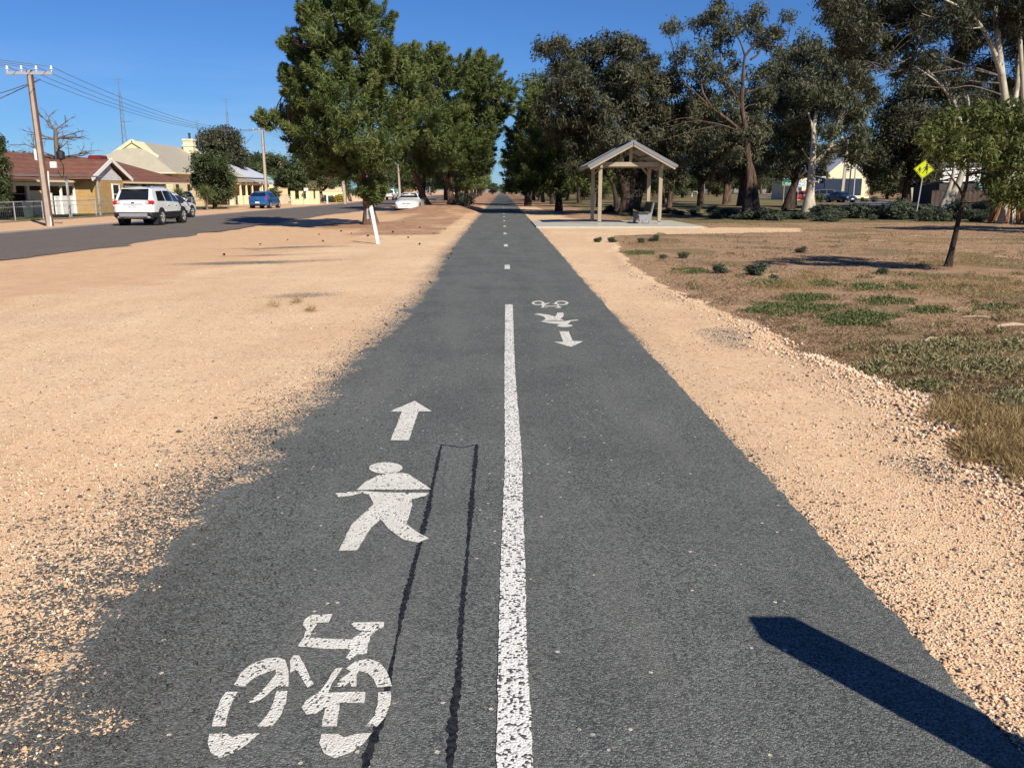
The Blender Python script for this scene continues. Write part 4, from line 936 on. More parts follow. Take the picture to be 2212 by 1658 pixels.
for z, a in ((2, 3.5), (2, 2.8), (3, 3.7), (3, .6), (2, 6.0), (4, 2.9), (4, .1), (5, 1.0), (5, 2.7), (4, 0.3), (4, 3.4), (3, 0.0), (3, 3.1), (4, 1.7), (5, 4.2), (3, 5.0), (2, .4), (4, 5.6), (3, 2.2)):
    fork(tr[z], Vector((math.cos(a), math.sin(a) * .5, .75 if z == 5 else rs.uniform(-.15, .3))).normalized(), (rs.uniform(1.5, 2.4) if z < 4 else rs.uniform(.9, 1.4)), .065, 0)
m.build('branches', M['grey_bark'], r, smooth=60)
# spiky yuccas
def yucca(x, y, h, R, label):
    r = empty('yucca', (x, y, 0), 0, label, 'plant', 'yuccas in front of the houses')
    m = MB(); m.tube([(0, 0, -.05), (0.03, 0, h * .35), (0, 0, h * .62)], [.1, .08, .07], 7, smooth=2); m.build('trunk', M['grey_bark'], r, smooth=60)
    V, T = [], []; rs = np.random.RandomState(int(x * -10))
    for i in range(130):
        a = rs.uniform(0, 6.28); e = rs.uniform(-.6, 1.3); d = np.array([math.cos(a) * math.cos(e), math.sin(a) * math.cos(e), math.sin(e)])
        w = np.cross(d, rs.normal(size=3)); w /= np.linalg.norm(w); p = np.array([0, 0, h * .62]) + d * .05; L = R * rs.uniform(.7, 1.1)
        V += [p, p + d * L * .4 + w * .035, p + d * L + np.array([0, 0, -.05]), p + d * L * .4 - w * .035]; T += [rs.rand()] * 4
    V = np.array(V); link(bpy.data.objects.new('leaves', raw_mesh('leaves', V, np.arange(len(V)).reshape(-1, 4), M['weed'], np.array(T))), r)
for u, v, Y, h, R, lb in ((388, 440, 68, 1.9, .75, 'spiky yucca in front of the brick house, above the white sedan'), (447, 452, 71, 2.0, .95, 'larger spiky yucca in front of the square dark tree')):
    x = at(u, v, Y)[0]; yucca(x, Y, h, R, lb)

# ------------------------------------------------------------------ low plants of the dry park
def bush_mesh(kind, seed):
    rs = random.Random(seed); bl = []
    for i in range(9):
        a = rs.uniform(0, 6.28); q = rs.uniform(0, .32)
        bl.append(((math.cos(a) * q, math.sin(a) * q, rs.uniform(.12, .42 if kind == 'salt' else .3)), (.22, .22, .17)))
    return bl
sb = [leaf_obj('saltbush', bush_mesh('salt', 60 + i), .085, .026, 2.0, 60 + i, M['salt'], shell=.3, upb=.4, rc=.11) for i in range(2)]
used = [False, False]
rs = random.Random(77)
def bush(x, y, s, label, group, i=0, sz=1.0, cat='shrub'):
    o = sb[i] if not used[i] else sb[i].copy()
    if used[i]: COL.objects.link(o)
    used[i] = True
    for k in ('label', 'category', 'group'):
        if k in o: del o[k]
    o.location = (x, y, H(x, y) - .02); o.scale = (s, s, s * sz); o.rotation_euler = (0, 0, rs.uniform(0, 6))
    tag(o, label, cat, group)
for k in range(72):
    y = rs.uniform(43.5, 52); x = rs.uniform(12 if y > 46 else 16, 33 if y < 48 else 28)
    bush(x, y, rs.choice((.8, 1.1, 1.5, 1.9, 2.3)), 'low dark saltbush in the shaded belt before the highway', 'saltbush belt', k % 2, rs.uniform(.5, .9) if x > 17 else rs.uniform(.35, .6))
for k in range(26):
    y = rs.uniform(52, 64); x = rs.uniform(7, 26)
    bush(x, y, rs.uniform(.8, 1.5), 'low grey green saltbush among the gum trunks behind the shelter', 'saltbush under the gums', k % 2, rs.uniform(.5, .9))
for u, v, s, lb in ((1630, 594, .50, 'round blue green bush, the largest one alone on the brown ground'), (1555, 590, .36, 'small green bush at the right end of a green mat'), (1474, 556, .30, 'small dark green bush on its own left of the others'), (1412, 521, .38, 'compact dark green bush on the bare ground in front of the shelter bench'), (1385, 524, .30, 'thin upright green bush left of the compact dark one'), (1322, 522, .34, 'green bush on the bare ground between the shelter posts'), (1290, 522, .32, 'leafy green bush closest to the gravel, in front of the shelter'), (1432, 558, .22, 'tiny green bush left of the lone dark one'), (1670, 606, .25, 'small thin bush just right of the largest blue green bush'), (1728, 545, .34, 'greyish bush by the shadow of the young tree'), (1905, 590, .26, 'small green bush left of the young tree foot')):
    x, y = G(u, v); bush(x, y, s * 1.25, lb, None, 0 if s > .3 else 1, .9)
def mat_patch(name, polys, mat, L, W, n, h, seed, label, kind='stuff', cat=None):
    rs = np.random.RandomState(seed); V, T = [], []
    for (u, v, ru, rv, k) in polys:
        m_ = int(n * k)
        a = rs.uniform(0, 6.28, m_); q = rs.rand(m_) ** .7 * (.85 + .35 * np.sin(a * 5 + u) * rs.rand(m_) + .25 * rs.rand(m_))
        pts = np.array([G(u + ru * math.cos(b) * c, v + rv * math.sin(b) * c) for b, c in zip(a, q)])
        z = height(pts[:, 0], pts[:, 1]) + rs.rand(m_) * h * (1.05 - q)
        p = np.concatenate([pts, z[:, None]], 1)
        ax = rs.normal(size=(m_, 3)); ax[:, 2] = np.abs(ax[:, 2]) * .8; ax /= np.linalg.norm(ax, axis=1)[:, None]
        w = np.cross(ax, rs.normal(size=(m_, 3))); w /= np.linalg.norm(w, axis=1)[:, None]
        s = (.6 + .8 * rs.rand(m_))[:, None]; ax *= L * s; w *= W * s / 2
        V.append(np.stack([p, p + ax * .5 + w, p + ax, p + ax * .5 - w], 1).reshape(-1, 3)); T.append(np.repeat(np.clip(.5 + .25 * rs.normal(size=m_), 0, 1), 4))
    V = np.concatenate(V); T = np.concatenate(T)
    o = link(bpy.data.objects.new(name, raw_mesh(name, V, np.arange(len(V)).reshape(-1, 4), mat, T)))
    return tag(o, label, cat, None, kind)
mat_patch('green_weeds', [(1690, 668, 78, 14, 1.0), (1850, 690, 80, 16, 1.0), (1740, 645, 60, 9, .4), (1490, 585, 42, 6, .35), (1870, 620, 45, 9, .3), (1920, 652, 60, 9, .3), (1770, 668, 60, 8, .3), (1380, 545, 40, 5, .25), (1680, 615, 40, 8, .2), (2010, 672, 50, 8, .2), (1960, 620, 40, 6, .15), (1780, 612, 40, 8, .2), (2150, 665, 50, 8, .2)], M['weed'], .04, .016, 6000, .045, 71, 'bright green weed mats spread on the brown ground')
mat_patch('olive_weeds', [(2060, 752, 85, 18, .9), (2140, 795, 95, 26, 1.1), (1960, 760, 60, 14, .5), (2020, 790, 90, 20, .7), (2190, 750, 60, 18, .4), (1900, 800, 60, 14, .6), (2190, 880, 70, 40, .9), (1660, 612, 60, 10, .5), (2000, 840, 80, 14, .5)], M['olive'], .045, .014, 2800, .09, 72, 'dry olive coloured weeds on the brown ground at the right')
mat_patch('straw_grass', [(2080, 900, 75, 34, 1.0), (2180, 920, 80, 45, 1.2), (2120, 980, 60, 30, .7), (2210, 1000, 60, 50, .8), (1700, 620, 70, 14, .5), (1750, 600, 60, 12, .4), (1995, 570, 90, 10, .3), (2100, 560, 90, 12, .4), (1950, 520, 160, 14, .4), (1400, 530, 70, 6, .2), (2150, 620, 80, 30, .6), (2030, 620, 80, 25, .5)], M['straw'], .075, .0045, 5200, .04, 73, 'clumps of straw coloured dry grass on the right')
rq = random.Random(91); tufts = []
for _ in range(420):
    v_ = 500 + rq.random() ** .8 * 400; u_ = rq.uniform(1260, 2260)
    x_, y_ = G(u_, v_)
    if x_ > float(np.interp(y_, EY, EX)) + .25: k_ = (v_ - 410) / 250; tufts.append((u_, v_, rq.uniform(10, 34) * k_, rq.uniform(2.5, 5) * k_, .05 * rq.uniform(.5, 1.6)))
mat_patch('withered_weeds', tufts[::2], M['dry'], .06, .007, 2600, .05, 92, 'withered brown tufts dotted over the brown ground')
mat_patch('low_weeds', tufts[1::3], M['olive'], .05, .012, 2200, .04, 93, 'small dull olive weeds dotted over the brown ground')
rs = np.random.RandomState(74); V, T = [], []
n = 110000
u = rs.uniform(1180, 2300, n); v = 452 + (rs.rand(n) ** .75) * 560
pts = np.array([G(a, b) for a, b in zip(u, v)])
ok = (a_soil(pts[:, 0], pts[:, 1]) > .6) & (vnoise(pts[:, 0], pts[:, 1], .9, 75) + .35 * vnoise(pts[:, 0], pts[:, 1], 3, 76) > .50) & (pts[:, 0] < rnear(pts[:, 1]) - .3) & (pts[:, 1] < 85) & ~((pts[:, 0] < 9.3) & (np.abs(pts[:, 1] - 41) < 4.4))
pts = pts[ok]; n = len(pts)
p = np.concatenate([pts, height(pts[:, 0], pts[:, 1])[:, None]], 1)
far = np.clip(pts[:, 1] / 9, 1, 6)[:, None]
ax = rs.normal(size=(n, 3)); ax[:, 2] = np.abs(ax[:, 2]) * .7 + .15; ax /= np.linalg.norm(ax, axis=1)[:, None]; ax *= .042 * far ** .5 * (.5 + rs.rand(n)[:, None])
w = np.cross(ax, rs.normal(size=(n, 3))); w /= np.linalg.norm(w, axis=1)[:, None]; w *= .0035 * far ** .75
V = np.stack([p, p + ax * .5 + w, p + ax, p + ax * .5 - w], 1).reshape(-1, 3); T = np.repeat(np.clip(rs.rand(n) * .8 + 1.3 * (vnoise(pts[:, 0], pts[:, 1], 1.4, 79) - .55), 0, 1), 4)
o = link(bpy.data.objects.new('dry_grass', raw_mesh('dry_grass', V, np.arange(len(V)).reshape(-1, 4), M['dry'], T)))
tag(o, 'sparse dry grass over the brown ground', None, None, 'stuff')

# ------------------------------------------------------------------ loose stones
t = NT('gravel_stone')
M['stone'] = t.fin(t.ramp(t.attr('tint'), [(0, (.05, .05, .05)), (.33, (.12, .115, .11)), (.36, (.34, .20, .12)), (.6, (.58, .38, .24)), (.85, (.72, .55, .38)), (1, (.80, .72, .58))]), .9, 0, .15)
def stones(name, xy, size, tint, label, seed, sink=.35):
    rs = np.random.RandomState(seed); n = len(xy)
    base = np.array([(1, 0, 0), (0, 1, 0), (-1, 0, 0), (0, -1, 0), (0, 0, 1), (0, 0, -1)], float)
    R = rs.uniform(0, 6.28, n); c, s = np.cos(R), np.sin(R)
    v = np.repeat(base[None], n, 0) * (1 + rs.normal(size=(n, 6, 1)) * .18) + rs.normal(size=(n, 6, 3)) * .12
    v *= np.stack([np.ones(n), rs.uniform(.6, 1, n), rs.uniform(.45, .8, n)], 1)[:, None, :]
    x = v[..., 0] * c[:, None] - v[..., 1] * s[:, None]; y = v[..., 0] * s[:, None] + v[..., 1] * c[:, None]
    v = np.stack([x, y, v[..., 2]], -1) * size[:, None, None]
    zb = np.maximum(height(xy[:, 0], xy[:, 1]), np.where((xy[:, 0] > -1.45) & (xy[:, 0] < 1.45), PZ, -9))
    v += np.concatenate([xy, (zb + size * .6 * (1 - sink))[:, None]], 1)[:, None, :]
    f = np.array([(0, 1, 4), (1, 2, 4), (2, 3, 4), (3, 0, 4), (1, 0, 5), (2, 1, 5), (3, 2, 5), (0, 3, 5)])
    q = (f[None] + 6 * np.arange(n)[:, None, None]).reshape(-1, 3)
    o = link(bpy.data.objects.new(name, raw_mesh(name, v.reshape(-1, 3), q, M['stone'], np.repeat(tint, 6))))
    return tag(o, label, None, None, 'stuff')
rs = np.random.RandomState(81)
def screen_pts(n, u0, u1, v0, v1):
    return np.array([G(a, b) for a, b in zip(rs.uniform(u0, u1, n), rs.uniform(v0, v1, n))])
q = screen_pts(60000, -250, 1000, 640, 1690)
q = q[q[:, 0] < -1.42 + rs.rand(len(q)) ** 4 * .8]
dk = a_dark(q[:, 0], q[:, 1])
keep = rs.rand(len(q)) < .35 + .65 * np.clip(vnoise(q[:, 0], q[:, 1], .5, 82) * 1.2 - .1 + dk, 0, 1)
q, dk = q[keep], dk[keep]
tn = np.where(rs.rand(len(q)) < dk * 1.1 + .04, rs.uniform(0, .3, len(q)), rs.uniform(.45, .95, len(q)))
stones('loose_gravel', q, rs.gamma(3, .0012, len(q)) + .0018 + (rs.rand(len(q)) < .006) * rs.rand(len(q)) * .014, tn, 'loose sandy gravel left of the path', 83)
q = screen_pts(85000, 1230, 2400, 560, 1690)
ex = np.interp(q[:, 1], EY, EX)
q = q[(q[:, 0] > 1.47) & (q[:, 0] < ex + .35)]; ex = np.interp(q[:, 1], EY, EX)
dk = a_dark(q[:, 0], q[:, 1]); near = np.exp(-((q[:, 0] - ex + .16) / .36) ** 2)
keep = rs.rand(len(q)) < .30 + .7 * np.clip(near + dk + 1.3 * vnoise(q[:, 0], q[:, 1], .4, 84) - .5, 0, 1)
q, dk, near = q[keep], dk[keep], near[keep]
tn = np.where(rs.rand(len(q)) < dk * .9 + .04 + .16 * np.clip(1.6 * vnoise(q[:, 0], q[:, 1], .6, 88) - .5, 0, 1), rs.uniform(0, .3, len(q)), rs.uniform(.5, .95, len(q)))
stones('shoulder_gravel', q, rs.gamma(3, .0013, len(q)) + .0018 + near * rs.rand(len(q)) ** 2 * .016, tn, 'loose gravel and coarser stones on the right shoulder', 85)
# row of coarse stones
q = []
for (u0, v0, u1, v1, n_, sp2) in ((1735, 772, 2010, 868, 520, 9), (1580, 700, 1720, 745, 120, 6), (1950, 845, 2120, 930, 260, 14)):
    for i in range(n_):
        f_ = rs.rand(); q.append(G(u0 + (u1 - u0) * f_ + rs.normal() * sp2, v0 + (v1 - v0) * f_ + rs.normal() * sp2 * .6))
q = np.array(q)
stones('coarse_stones', q, np.minimum(rs.gamma(4, .0030, len(q)) + .005, .026), rs.uniform(.6, .95, len(q)), 'row of coarse pale stones along the right shoulder', 86, .2)
# bark and branch litter on the right
for i, (u, v, L_, a) in enumerate([(2190, 707, .5, .15), (1860, 690, .0, 0), (1735, 478, .0, 0), (2120, 690, .45, -.5), (1980, 512, .5, .1), (2062, 500, .7, .25), (2120, 497, .6, -.1), (2175, 494, .8, .2), (2205, 505, .5, -.2), (1955, 560, .0, 0), (2160, 555, .35, .1), (1890, 522, .5, -.05), (2010, 736, .3, .7)]):
    if L_ == 0: continue
    x, y = G(u, v); z = H(x, y); c_, s_ = math.cos(a) * L_ / 2, math.sin(a) * L_ / 2
    m = MB(); m.tube([(-c_, -s_, .01), (0, .03, .025), (c_, s_, .012)], [.010 + .012 * (i == 0), .016 + .014 * (i == 0), .008], 6, smooth=4)
    o = m.build('fallen_branch', M['litter'], None, smooth=60); o.location = (x, y, z)
    tag(o, 'pale fallen branch at the right edge of the brown ground, nearest the camera' if i == 0 else 'pale piece of fallen bark on the brown ground under the gums', 'branch', None if i == 0 else 'fallen bark pieces')

# fallen cones, a dry tuft and a bent stick on the gravel at the left
rc_ = random.Random(14); proto = None
for u, v in ((486, 552), (560, 530), (690, 508), (735, 500), (792, 512), (846, 503), (880, 515), (905, 494), (935, 506), (962, 498), (905, 530), (1000, 512), (622, 521), (700, 524), (870, 486), (985, 486), (1012, 495), (760, 506)):
    x, y = G(u, v)
    if proto is None:
        m = MB(); m.lathe([(.004, 0), (.035, .01), (.045, .04), (.036, .08), (.02, .115), (.004, .13)], 8); proto = m.build('pine_cone', M['dark_bark'], None, smooth=30); o = proto
    else: o = proto.copy(); COL.objects.link(o)
    o.location = (x, y, H(x, y) + .03); o.rotation_euler = (1.4, rc_.uniform(-.4, .4), rc_.uniform(0, 6)); s_ = rc_.uniform(.4, .8); o.scale = (s_, s_, s_)
    tag(o, 'dark fallen pine cone on the gravel and dirt in front of the near pine', 'pine cone', 'fallen pine cones')
mat_patch('dry_tuft', [(672, 672, 6, 4, .03), (640, 655, 12, 4, .03), (590, 662, 14, 4, .02)], M['straw'], .10, .006, 3000, .05, 97, 'dry grass tufts standing on the left gravel')
m = MB(); q = [(*G(u, v, .0), .02) for u, v in ((490, 540), (520, 537), (550, 541), (580, 543), (603, 541))]; m.tube(q, [.006, .008, .008, .007, .004], 5, smooth=4)
tag(m.build('stick', M['litter'], None, smooth=60), 'thin bent stick lying on the left gravel before the street', 'stick')
# ------------------------------------------------------------------ picnic shelter, slab, bench
m = MB(); m.box((5.05, 41.0, .015), (7.2, 7.4, .11), 0, .015)
tag(m.build('concrete_slab', M['concrete']), kind='structure')
SX0, SX1, SY0, SY1, RX, EZ, RZ = 4.55, 7.36, 40.0, 43.2, 5.96, 2.67, 3.70
sh = empty('picnic_shelter', (RX, 41.6, .07), 0, 'open beige timber shelter with a grey gabled metal roof on a concrete slab', 'shelter')
off = (RX, 41.6, .07)
for x in (SX0, SX1):
    for y in (SY0, SY1):
        m = MB(); m.box((x, y, 1.37), (.165, .165, 2.40), 0, .012)
        p = m.build('post', M['timber'], sh, off=off)
        b = MB(); b.box((x, y, .12), (.10, .05, .10)); b.box((x, y, .083), (.2, .16, .02)); b.build('stirrup', M['steel'], p, off=off)
sl_ = (RZ - EZ) / (RX - 3.92)
for x in (SX0, SX1):
    m = MB(); m.box((x, (SY0 + SY1) / 2, 2.64), (.10, 4.1, .17)); m.build('side_beam', M['timber'], sh, off=off)
for y in (SY0, SY1):
    m = MB(); m.box(((SX0 + SX1) / 2, y, 2.72), (3.5, .09, .19)); m.build('cross_beam', M['timber'], sh, off=off)
    m = MB(); m.box((RX - .02, y, 3.12), (.14, .09, .6)); m.build('king_post', M['timber'], sh, off=off)
    for sgn in ((-1, 1) if y > 42 else ()):
        xs_ = SX0 if sgn < 0 else SX1
        m = MB(); m.beam((xs_ - sgn * .02, y, 2.28), (xs_ - sgn * .38, y, 2.66), .08, .08); m.build('brace', M['timber'], sh, off=off)
YF, YB = 39.38, 43.9
for sgn in (-1, 1):
    xe = RX + sgn * 1.96
    n = 26; m = MB()   # corrugated sheet
    cs_ = []
    for i in range(n + 1):
        y = YF + (YB - YF) * i / n; dz = .012 * math.sin(i * math.pi)
        cs_.append((y, .014 if i % 2 else 0.0))
    vs = []
    for y, dz in cs_: vs += [(RX, y, RZ + dz), (xe, y, EZ + dz), (RX, y, RZ - .03 + dz), (xe, y, EZ - .03 + dz)]
    m.add(vs, [(4 * i, 4 * i + 4, 4 * i + 5, 4 * i + 1) for i in range(n)] + [(4 * i + 2, 4 * i + 3, 4 * i + 7, 4 * i + 6) for i in range(n)] + [(1, 3, 2, 0), (4 * n, 4 * n + 2, 4 * n + 3, 4 * n + 1)])
    m.build('roof_sheet', M['zinc'], sh, off=off)
    for y in (YF + .03, YB - .03):
        m = MB(); m.beam((RX, y, RZ - .14), (xe, y, EZ - .14), .05, .13); m.build('barge_rafter', M['timber'], sh, off=off)
        m = MB(); m.beam((RX, y - (.035 if y < 41 else -.035), RZ - .035), (xe + sgn * .02, y - (.035 if y < 41 else -.035), EZ - .035), .02, .15); m.build('barge_flashing', M['zinc'], sh, off=off)
    m = MB(); m.box((xe + sgn * .045, (YF + YB) / 2, EZ - .04), (.11, YB - YF + .06, .12), 0, .02); m.build('gutter', M['zinc'], sh, off=off)
    for k in range(3):
        q = (k + .6) / 3.2
        m = MB(); m.box((RX + (xe - RX) * q, (YF + YB) / 2, RZ + (EZ - RZ) * q - .10), (.07, YB - YF - .2, .10)); m.build('purlin', M['timber'], sh, off=off)
m = MB(); m.beam((RX, YF, RZ + .03), (RX, YB, RZ + .03), .26, .03); m.build('ridge_cap', M['zinc'], sh, off=off)
bx, by = 6.42, 41.0
be = empty('park_bench', (bx, by, .07), 0, 'grey precast bench with a solid back standing under the shelter', 'bench')
for y in (-.85, .85):
    m = MB()
    out = [(-.02, 0), (.10, 0), (.16, .16), (.30, .20), (.44, .14), (.47, 0), (.60, 0), (.58, .20), (.60, .45), (.70, .93), (.60, .95), (.50, .50), (.0, .46), (-.03, .40), (.03, .33), (.0, .25), (.05, .18)]
    m.prism([(x, y, z) for x, z in out], (0, -.06, 0), (0, .06, 0))
    m.build('end_panel', M['bench'], be)
m = MB(); m.box((.22, 0, .495), (.50, 1.98, .06), 0, .02); m.build('seat', M['slat'], be)
m = MB(); m.prism([(.50, -.98, .53), (.60, -.98, .98), (.66, -.98, .98), (.56, -.98, .53)], (0, 0, 0), (0, 1.96, 0)); m.build('backrest', M['slat'], be)

# leaning white post on the gravel
x0, y0, _ = (*G(817, 527), 0)
top = at(801, 446, y0 + .02)
o = empty('marker_post', (x0, y0, H(x0, y0)), 0, 'weathered white timber post leaning to the left on the gravel', 'post')
m = MB(); dx = top[0] - x0; tz = top[2]
vs = []
for (q, w) in ((-.06, .050), (.5, .047), (.93, .050), (1.0, .040)):
    for i, j in ((-1, -1), (1, -1), (1, 1), (-1, 1)): vs.append((dx * q + i * w, j * w * .9, tz * q + (i * .03 if q == 1 else 0)))
m.add(vs, [(3, 2, 1, 0), (12, 13, 14, 15)] + [(r * 4 + k, r * 4 + (k + 1) % 4, r * 4 + 4 + (k + 1) % 4, r * 4 + 4 + k) for r in range(3) for k in range(4)])
t = NT('peeling_white_paint'); n = t.noise(t.scale(t.pos(), (1, 1, .35)), 14, 6, .7)
t.bump(n, .3, .01)
m.build('shaft', t.fin(t.mix(t.rng(n, .57, .64), (.74, .72, .66), (.30, .17, .10)), .8, 0, .2), o)
m = MB(); m.box((dx * .80 - .10, .07, tz * .80), (.16, .006, .30)); m.build('backing_plate', M['steel'], o)
# square post by the path, out of the picture to the right: its shadow lies across the path
o = empty('timber_bollard', (1.885, 1.52, 0), 0, 'square timber bollard standing at the right edge of the path beside the camera', 'bollard')
m = MB(); m.box((0, 0, .59), (.17, .17, 1.22)); m.build('shaft', M['timber'], o)

# ------------------------------------------------------------------ poles and wires
def stobie(name, base, top, w, label, group, cross=None, gear=False):
    o = empty(name, base, 0, label, 'power pole', group)
    b = Vector((0, 0, -.2)); tt = Vector(top) - Vector(base)
    m = MB(); wt = w * .55
    vs = [(-w / 2, -.055, -.2), (w / 2, -.055, -.2), (w / 2, .055, -.2), (-w / 2, .055, -.2)] + [(tt.x + i * wt / 2, tt.y + j * .055, tt.z) for i, j in ((-1, -1), (1, -1), (1, 1), (-1, 1))]
    m.add(vs, [(3, 2, 1, 0), (4, 5, 6, 7), (0, 1, 5, 4), (1, 2, 6, 5), (2, 3, 7, 6), (3, 0, 4, 7)])
    m.build('concrete_web', plain('pole_concrete', (.42, .37, .30), .9, var=.12, sc=3), o)
    for sg in (-1, 1):
        m = MB(); m.beam((sg * (w / 2 + .03), 0, -.2), (tt.x + sg * (wt / 2 + .03), tt.y, tt.z), .045, .13)
        f = m.build('steel_flange', plain('rusty_steel', (.17, .085, .06), .7, var=.25), o)
    ends = []
    if cross:
        m = MB(); L = cross; m.box((tt.x, tt.y, tt.z - .12), (L, .10, .13)); m.build('crossarm', M['steel'], o)
        for q in (-.48, -.17, .15, .48):
            m = MB(); c = (tt.x + L * q, tt.y, tt.z - .055)
            m.lathe([(.02, 0), (.02, .08), (.06, .09), (.065, .13), (.04, .15), (.055, .17), (.04, .22), (.015, .24)], 10, c); m.build('insulator', M['insulator'], o, smooth=50)
            ends.append(Vector(base) + Vector(c) + Vector((0, 0, .2)))
    return o, ends
pb = (*G(108, 488), 0)
p1, e1 = stobie('power_pole', (pb[0], pb[1], H(pb[0], pb[1])), at(63, 152, 38.8), .21, 'nearest tall power pole at the left, with a long crossarm and a meter box', 'power poles along the street', 1.95)
v = Vector(at(92, 355, 38.7)) - Vector(pb)
m = MB(); m.box((v.x - .02, -.14, v.z), (.26, .12, .28), 0, .02); m.build('meter_box', M['white'], p1)
m = MB(); m.lathe([(.02, -.22), (.16, -.16), (.18, .12), (.1, .2), (.02, .22)], 12, (v.x + .30, -.05, v.z + .42)); m.build('cable_drum', M['black'], p1, smooth=50)
m = MB(); m.tube([(v.x + .28, -.1, v.z + .2), (v.x + .40, -.1, v.z - .1), (v.x + .30, -.1, v.z - .55), (v.x + .12, -.1, v.z - .25)], .02, 6, smooth=5); m.build('cable', M['black'], p1, smooth=60)
vt = Vector(at(64, 160, 38.7)) - Vector(pb)
m = MB(); ax_ = lambda z: vt.x * z / vt.z; m.beam((.12, -.13, 0), (ax_(v.z * .9) + .09, -.13, v.z * .9), .05, .05); m.build('conduit', M['white'], p1)
pb2 = (*G(577, 440), 0)
p2, e2 = stobie('power_pole', (at(577, 440, 96)[0], 96, 0), at(566, 281, 96), .30, 'second power pole, rising behind the blue hatchback', 'power poles along the street', 2.0)
p3, e3 = stobie('power_pole', (at(746, 440, 101)[0], 101, 0), at(727, 240, 101), .30, 'third power pole, half hidden by the big pine crown', 'power poles along the street', 2.0)
far_ends = [e3]
for k, (u, Y, z, lb) in enumerate(((864, 185, 8.5, 'distant power pole beside the cream garage'), (909, 214, 8.5, 'distant power pole at the right end of the cream wall'))):
    x = at(u, 420, Y)[0]
    q, e = stobie('power_pole', (x, Y, 0), (x - .3, Y, z), .4, lb, 'power poles along the street', 2.0); far_ends.append(e)
def wire(a, b, sag, name, label, r=.011, group=None):
    a, b = Vector(a), Vector(b); pts = []
    for i in range(17):
        q = i / 16; p = a.lerp(b, q); p.z -= sag * 4 * q * (1 - q); pts.append(p)
    m = MB(); m.tube(pts, r, 5)
    return tag(m.build(name, M['wire'], None, smooth=60), label, 'wire', group)
for k in range(4):
    wire(e1[k], e2[k], 1.1, 'power_line', 'grey overhead wire from the nearest power pole to the second pole', .013, 'street power lines')
    wire(e1[k], e1[k] + Vector((-9, -34, .6)), .5, 'power_line', 'grey overhead wire leaving the picture at upper left', .013, 'power lines to the left')
    wire(e2[k], far_ends[1][k], 1.4, 'power_line', 'grey overhead wire running on from the second pole', .014, 'street power lines farther on')
hk = Vector(at(87, 172, 38.8))
wire(hk, (hk.x - 9.5, 46, 5.6), .15, 'service_wire', 'upper dark service cable running left from the nearest pole', .02, None)
wire(hk, (hk.x - 9.5, 44, 4.3), .15, 'service_wire', 'lower dark service cable running left from the nearest pole', .022, None)
wire(e2[0] - Vector((0, 0, .6)), at(494, 340, 116), .3, 'service_wire', 'dark service cable from the second pole to the grey roofed house', .02)
# lattice masts
def mast(u, v0, v1, Y, w, label):
    a = Vector(at(u, v1, Y)); b = Vector(at(u - 3, v0, Y)); a.z = 0
    o = empty('antenna_mast', a, 0, label, 'antenna mast', 'lattice masts'); m = MB(); h = b.z
    n = int(h / .9); cs = [(math.cos(t_), math.sin(t_)) for t_ in (.3, 2.4, 4.5)]
    for i, (c, s) in enumerate(cs): m.beam((c * w, s * w, 0), (c * w * .25, s * w * .25, h), .05, .05)
    for j in range(n):
        q0, q1 = j / n, (j + 1) / n; f0, f1 = w * (1 - .75 * q0), w * (1 - .75 * q1)
        for i in range(3):
            c0, c1 = cs[i], cs[(i + 1) % 3]
            m.beam((c0[0] * f0, c0[1] * f0, h * q0), (c1[0] * f1, c1[1] * f1, h * q1), .03, .03)
    m.build('lattice', M['wire'], o)
    m = MB(); m.beam((0, 0, h), (0, 0, h + 1.6), .05, .05); m.beam((-.2, 0, h * .74), (1.3, 0, h * .74), .05, .05); m.beam((-.5, 0, h + 1.5), (.5, 0, h + 1.5), .04, .04); m.beam((-.35, 0, h + 1.2), (.35, 0, h + 1.2), .04, .04); m.build('aerial', M['wire'], o)
mast(270, 200, 330, 112, .55, 'tall lattice mast rising left of the cream roofed house')
mast(496, 240, 340, 124, .5, 'lattice mast rising in front of the rounded dark tree')
mast(623, 300, 380, 170, .45, 'faint thin lattice mast far behind the second power pole')
for u, v0, Y, lb in ((425, 262, 104, 'thin aerial on a pole above the cream roof'), (76, 324, 62, 'white vent pipe above the brick house roof')):
    a = at(u, v0, Y); m = MB()
    if u > 100: m.beam((0, 0, -3), (0, 0, 0), .04, .04); m.beam((-.3, 0, 0), (.3, 0, 0), .05, .04); m.beam((-.2, 0, -.4), (.2, 0, -.4), .05, .04)
    else: m.lathe([(.12, -1.2), (.12, 0), (.09, .05)], 10)
    o = m.build('aerial' if u > 100 else 'vent_pipe', M['wire'] if u > 100 else M['white']); o.location = a
    tag(o, lb, 'aerial' if u > 100 else 'vent pipe')

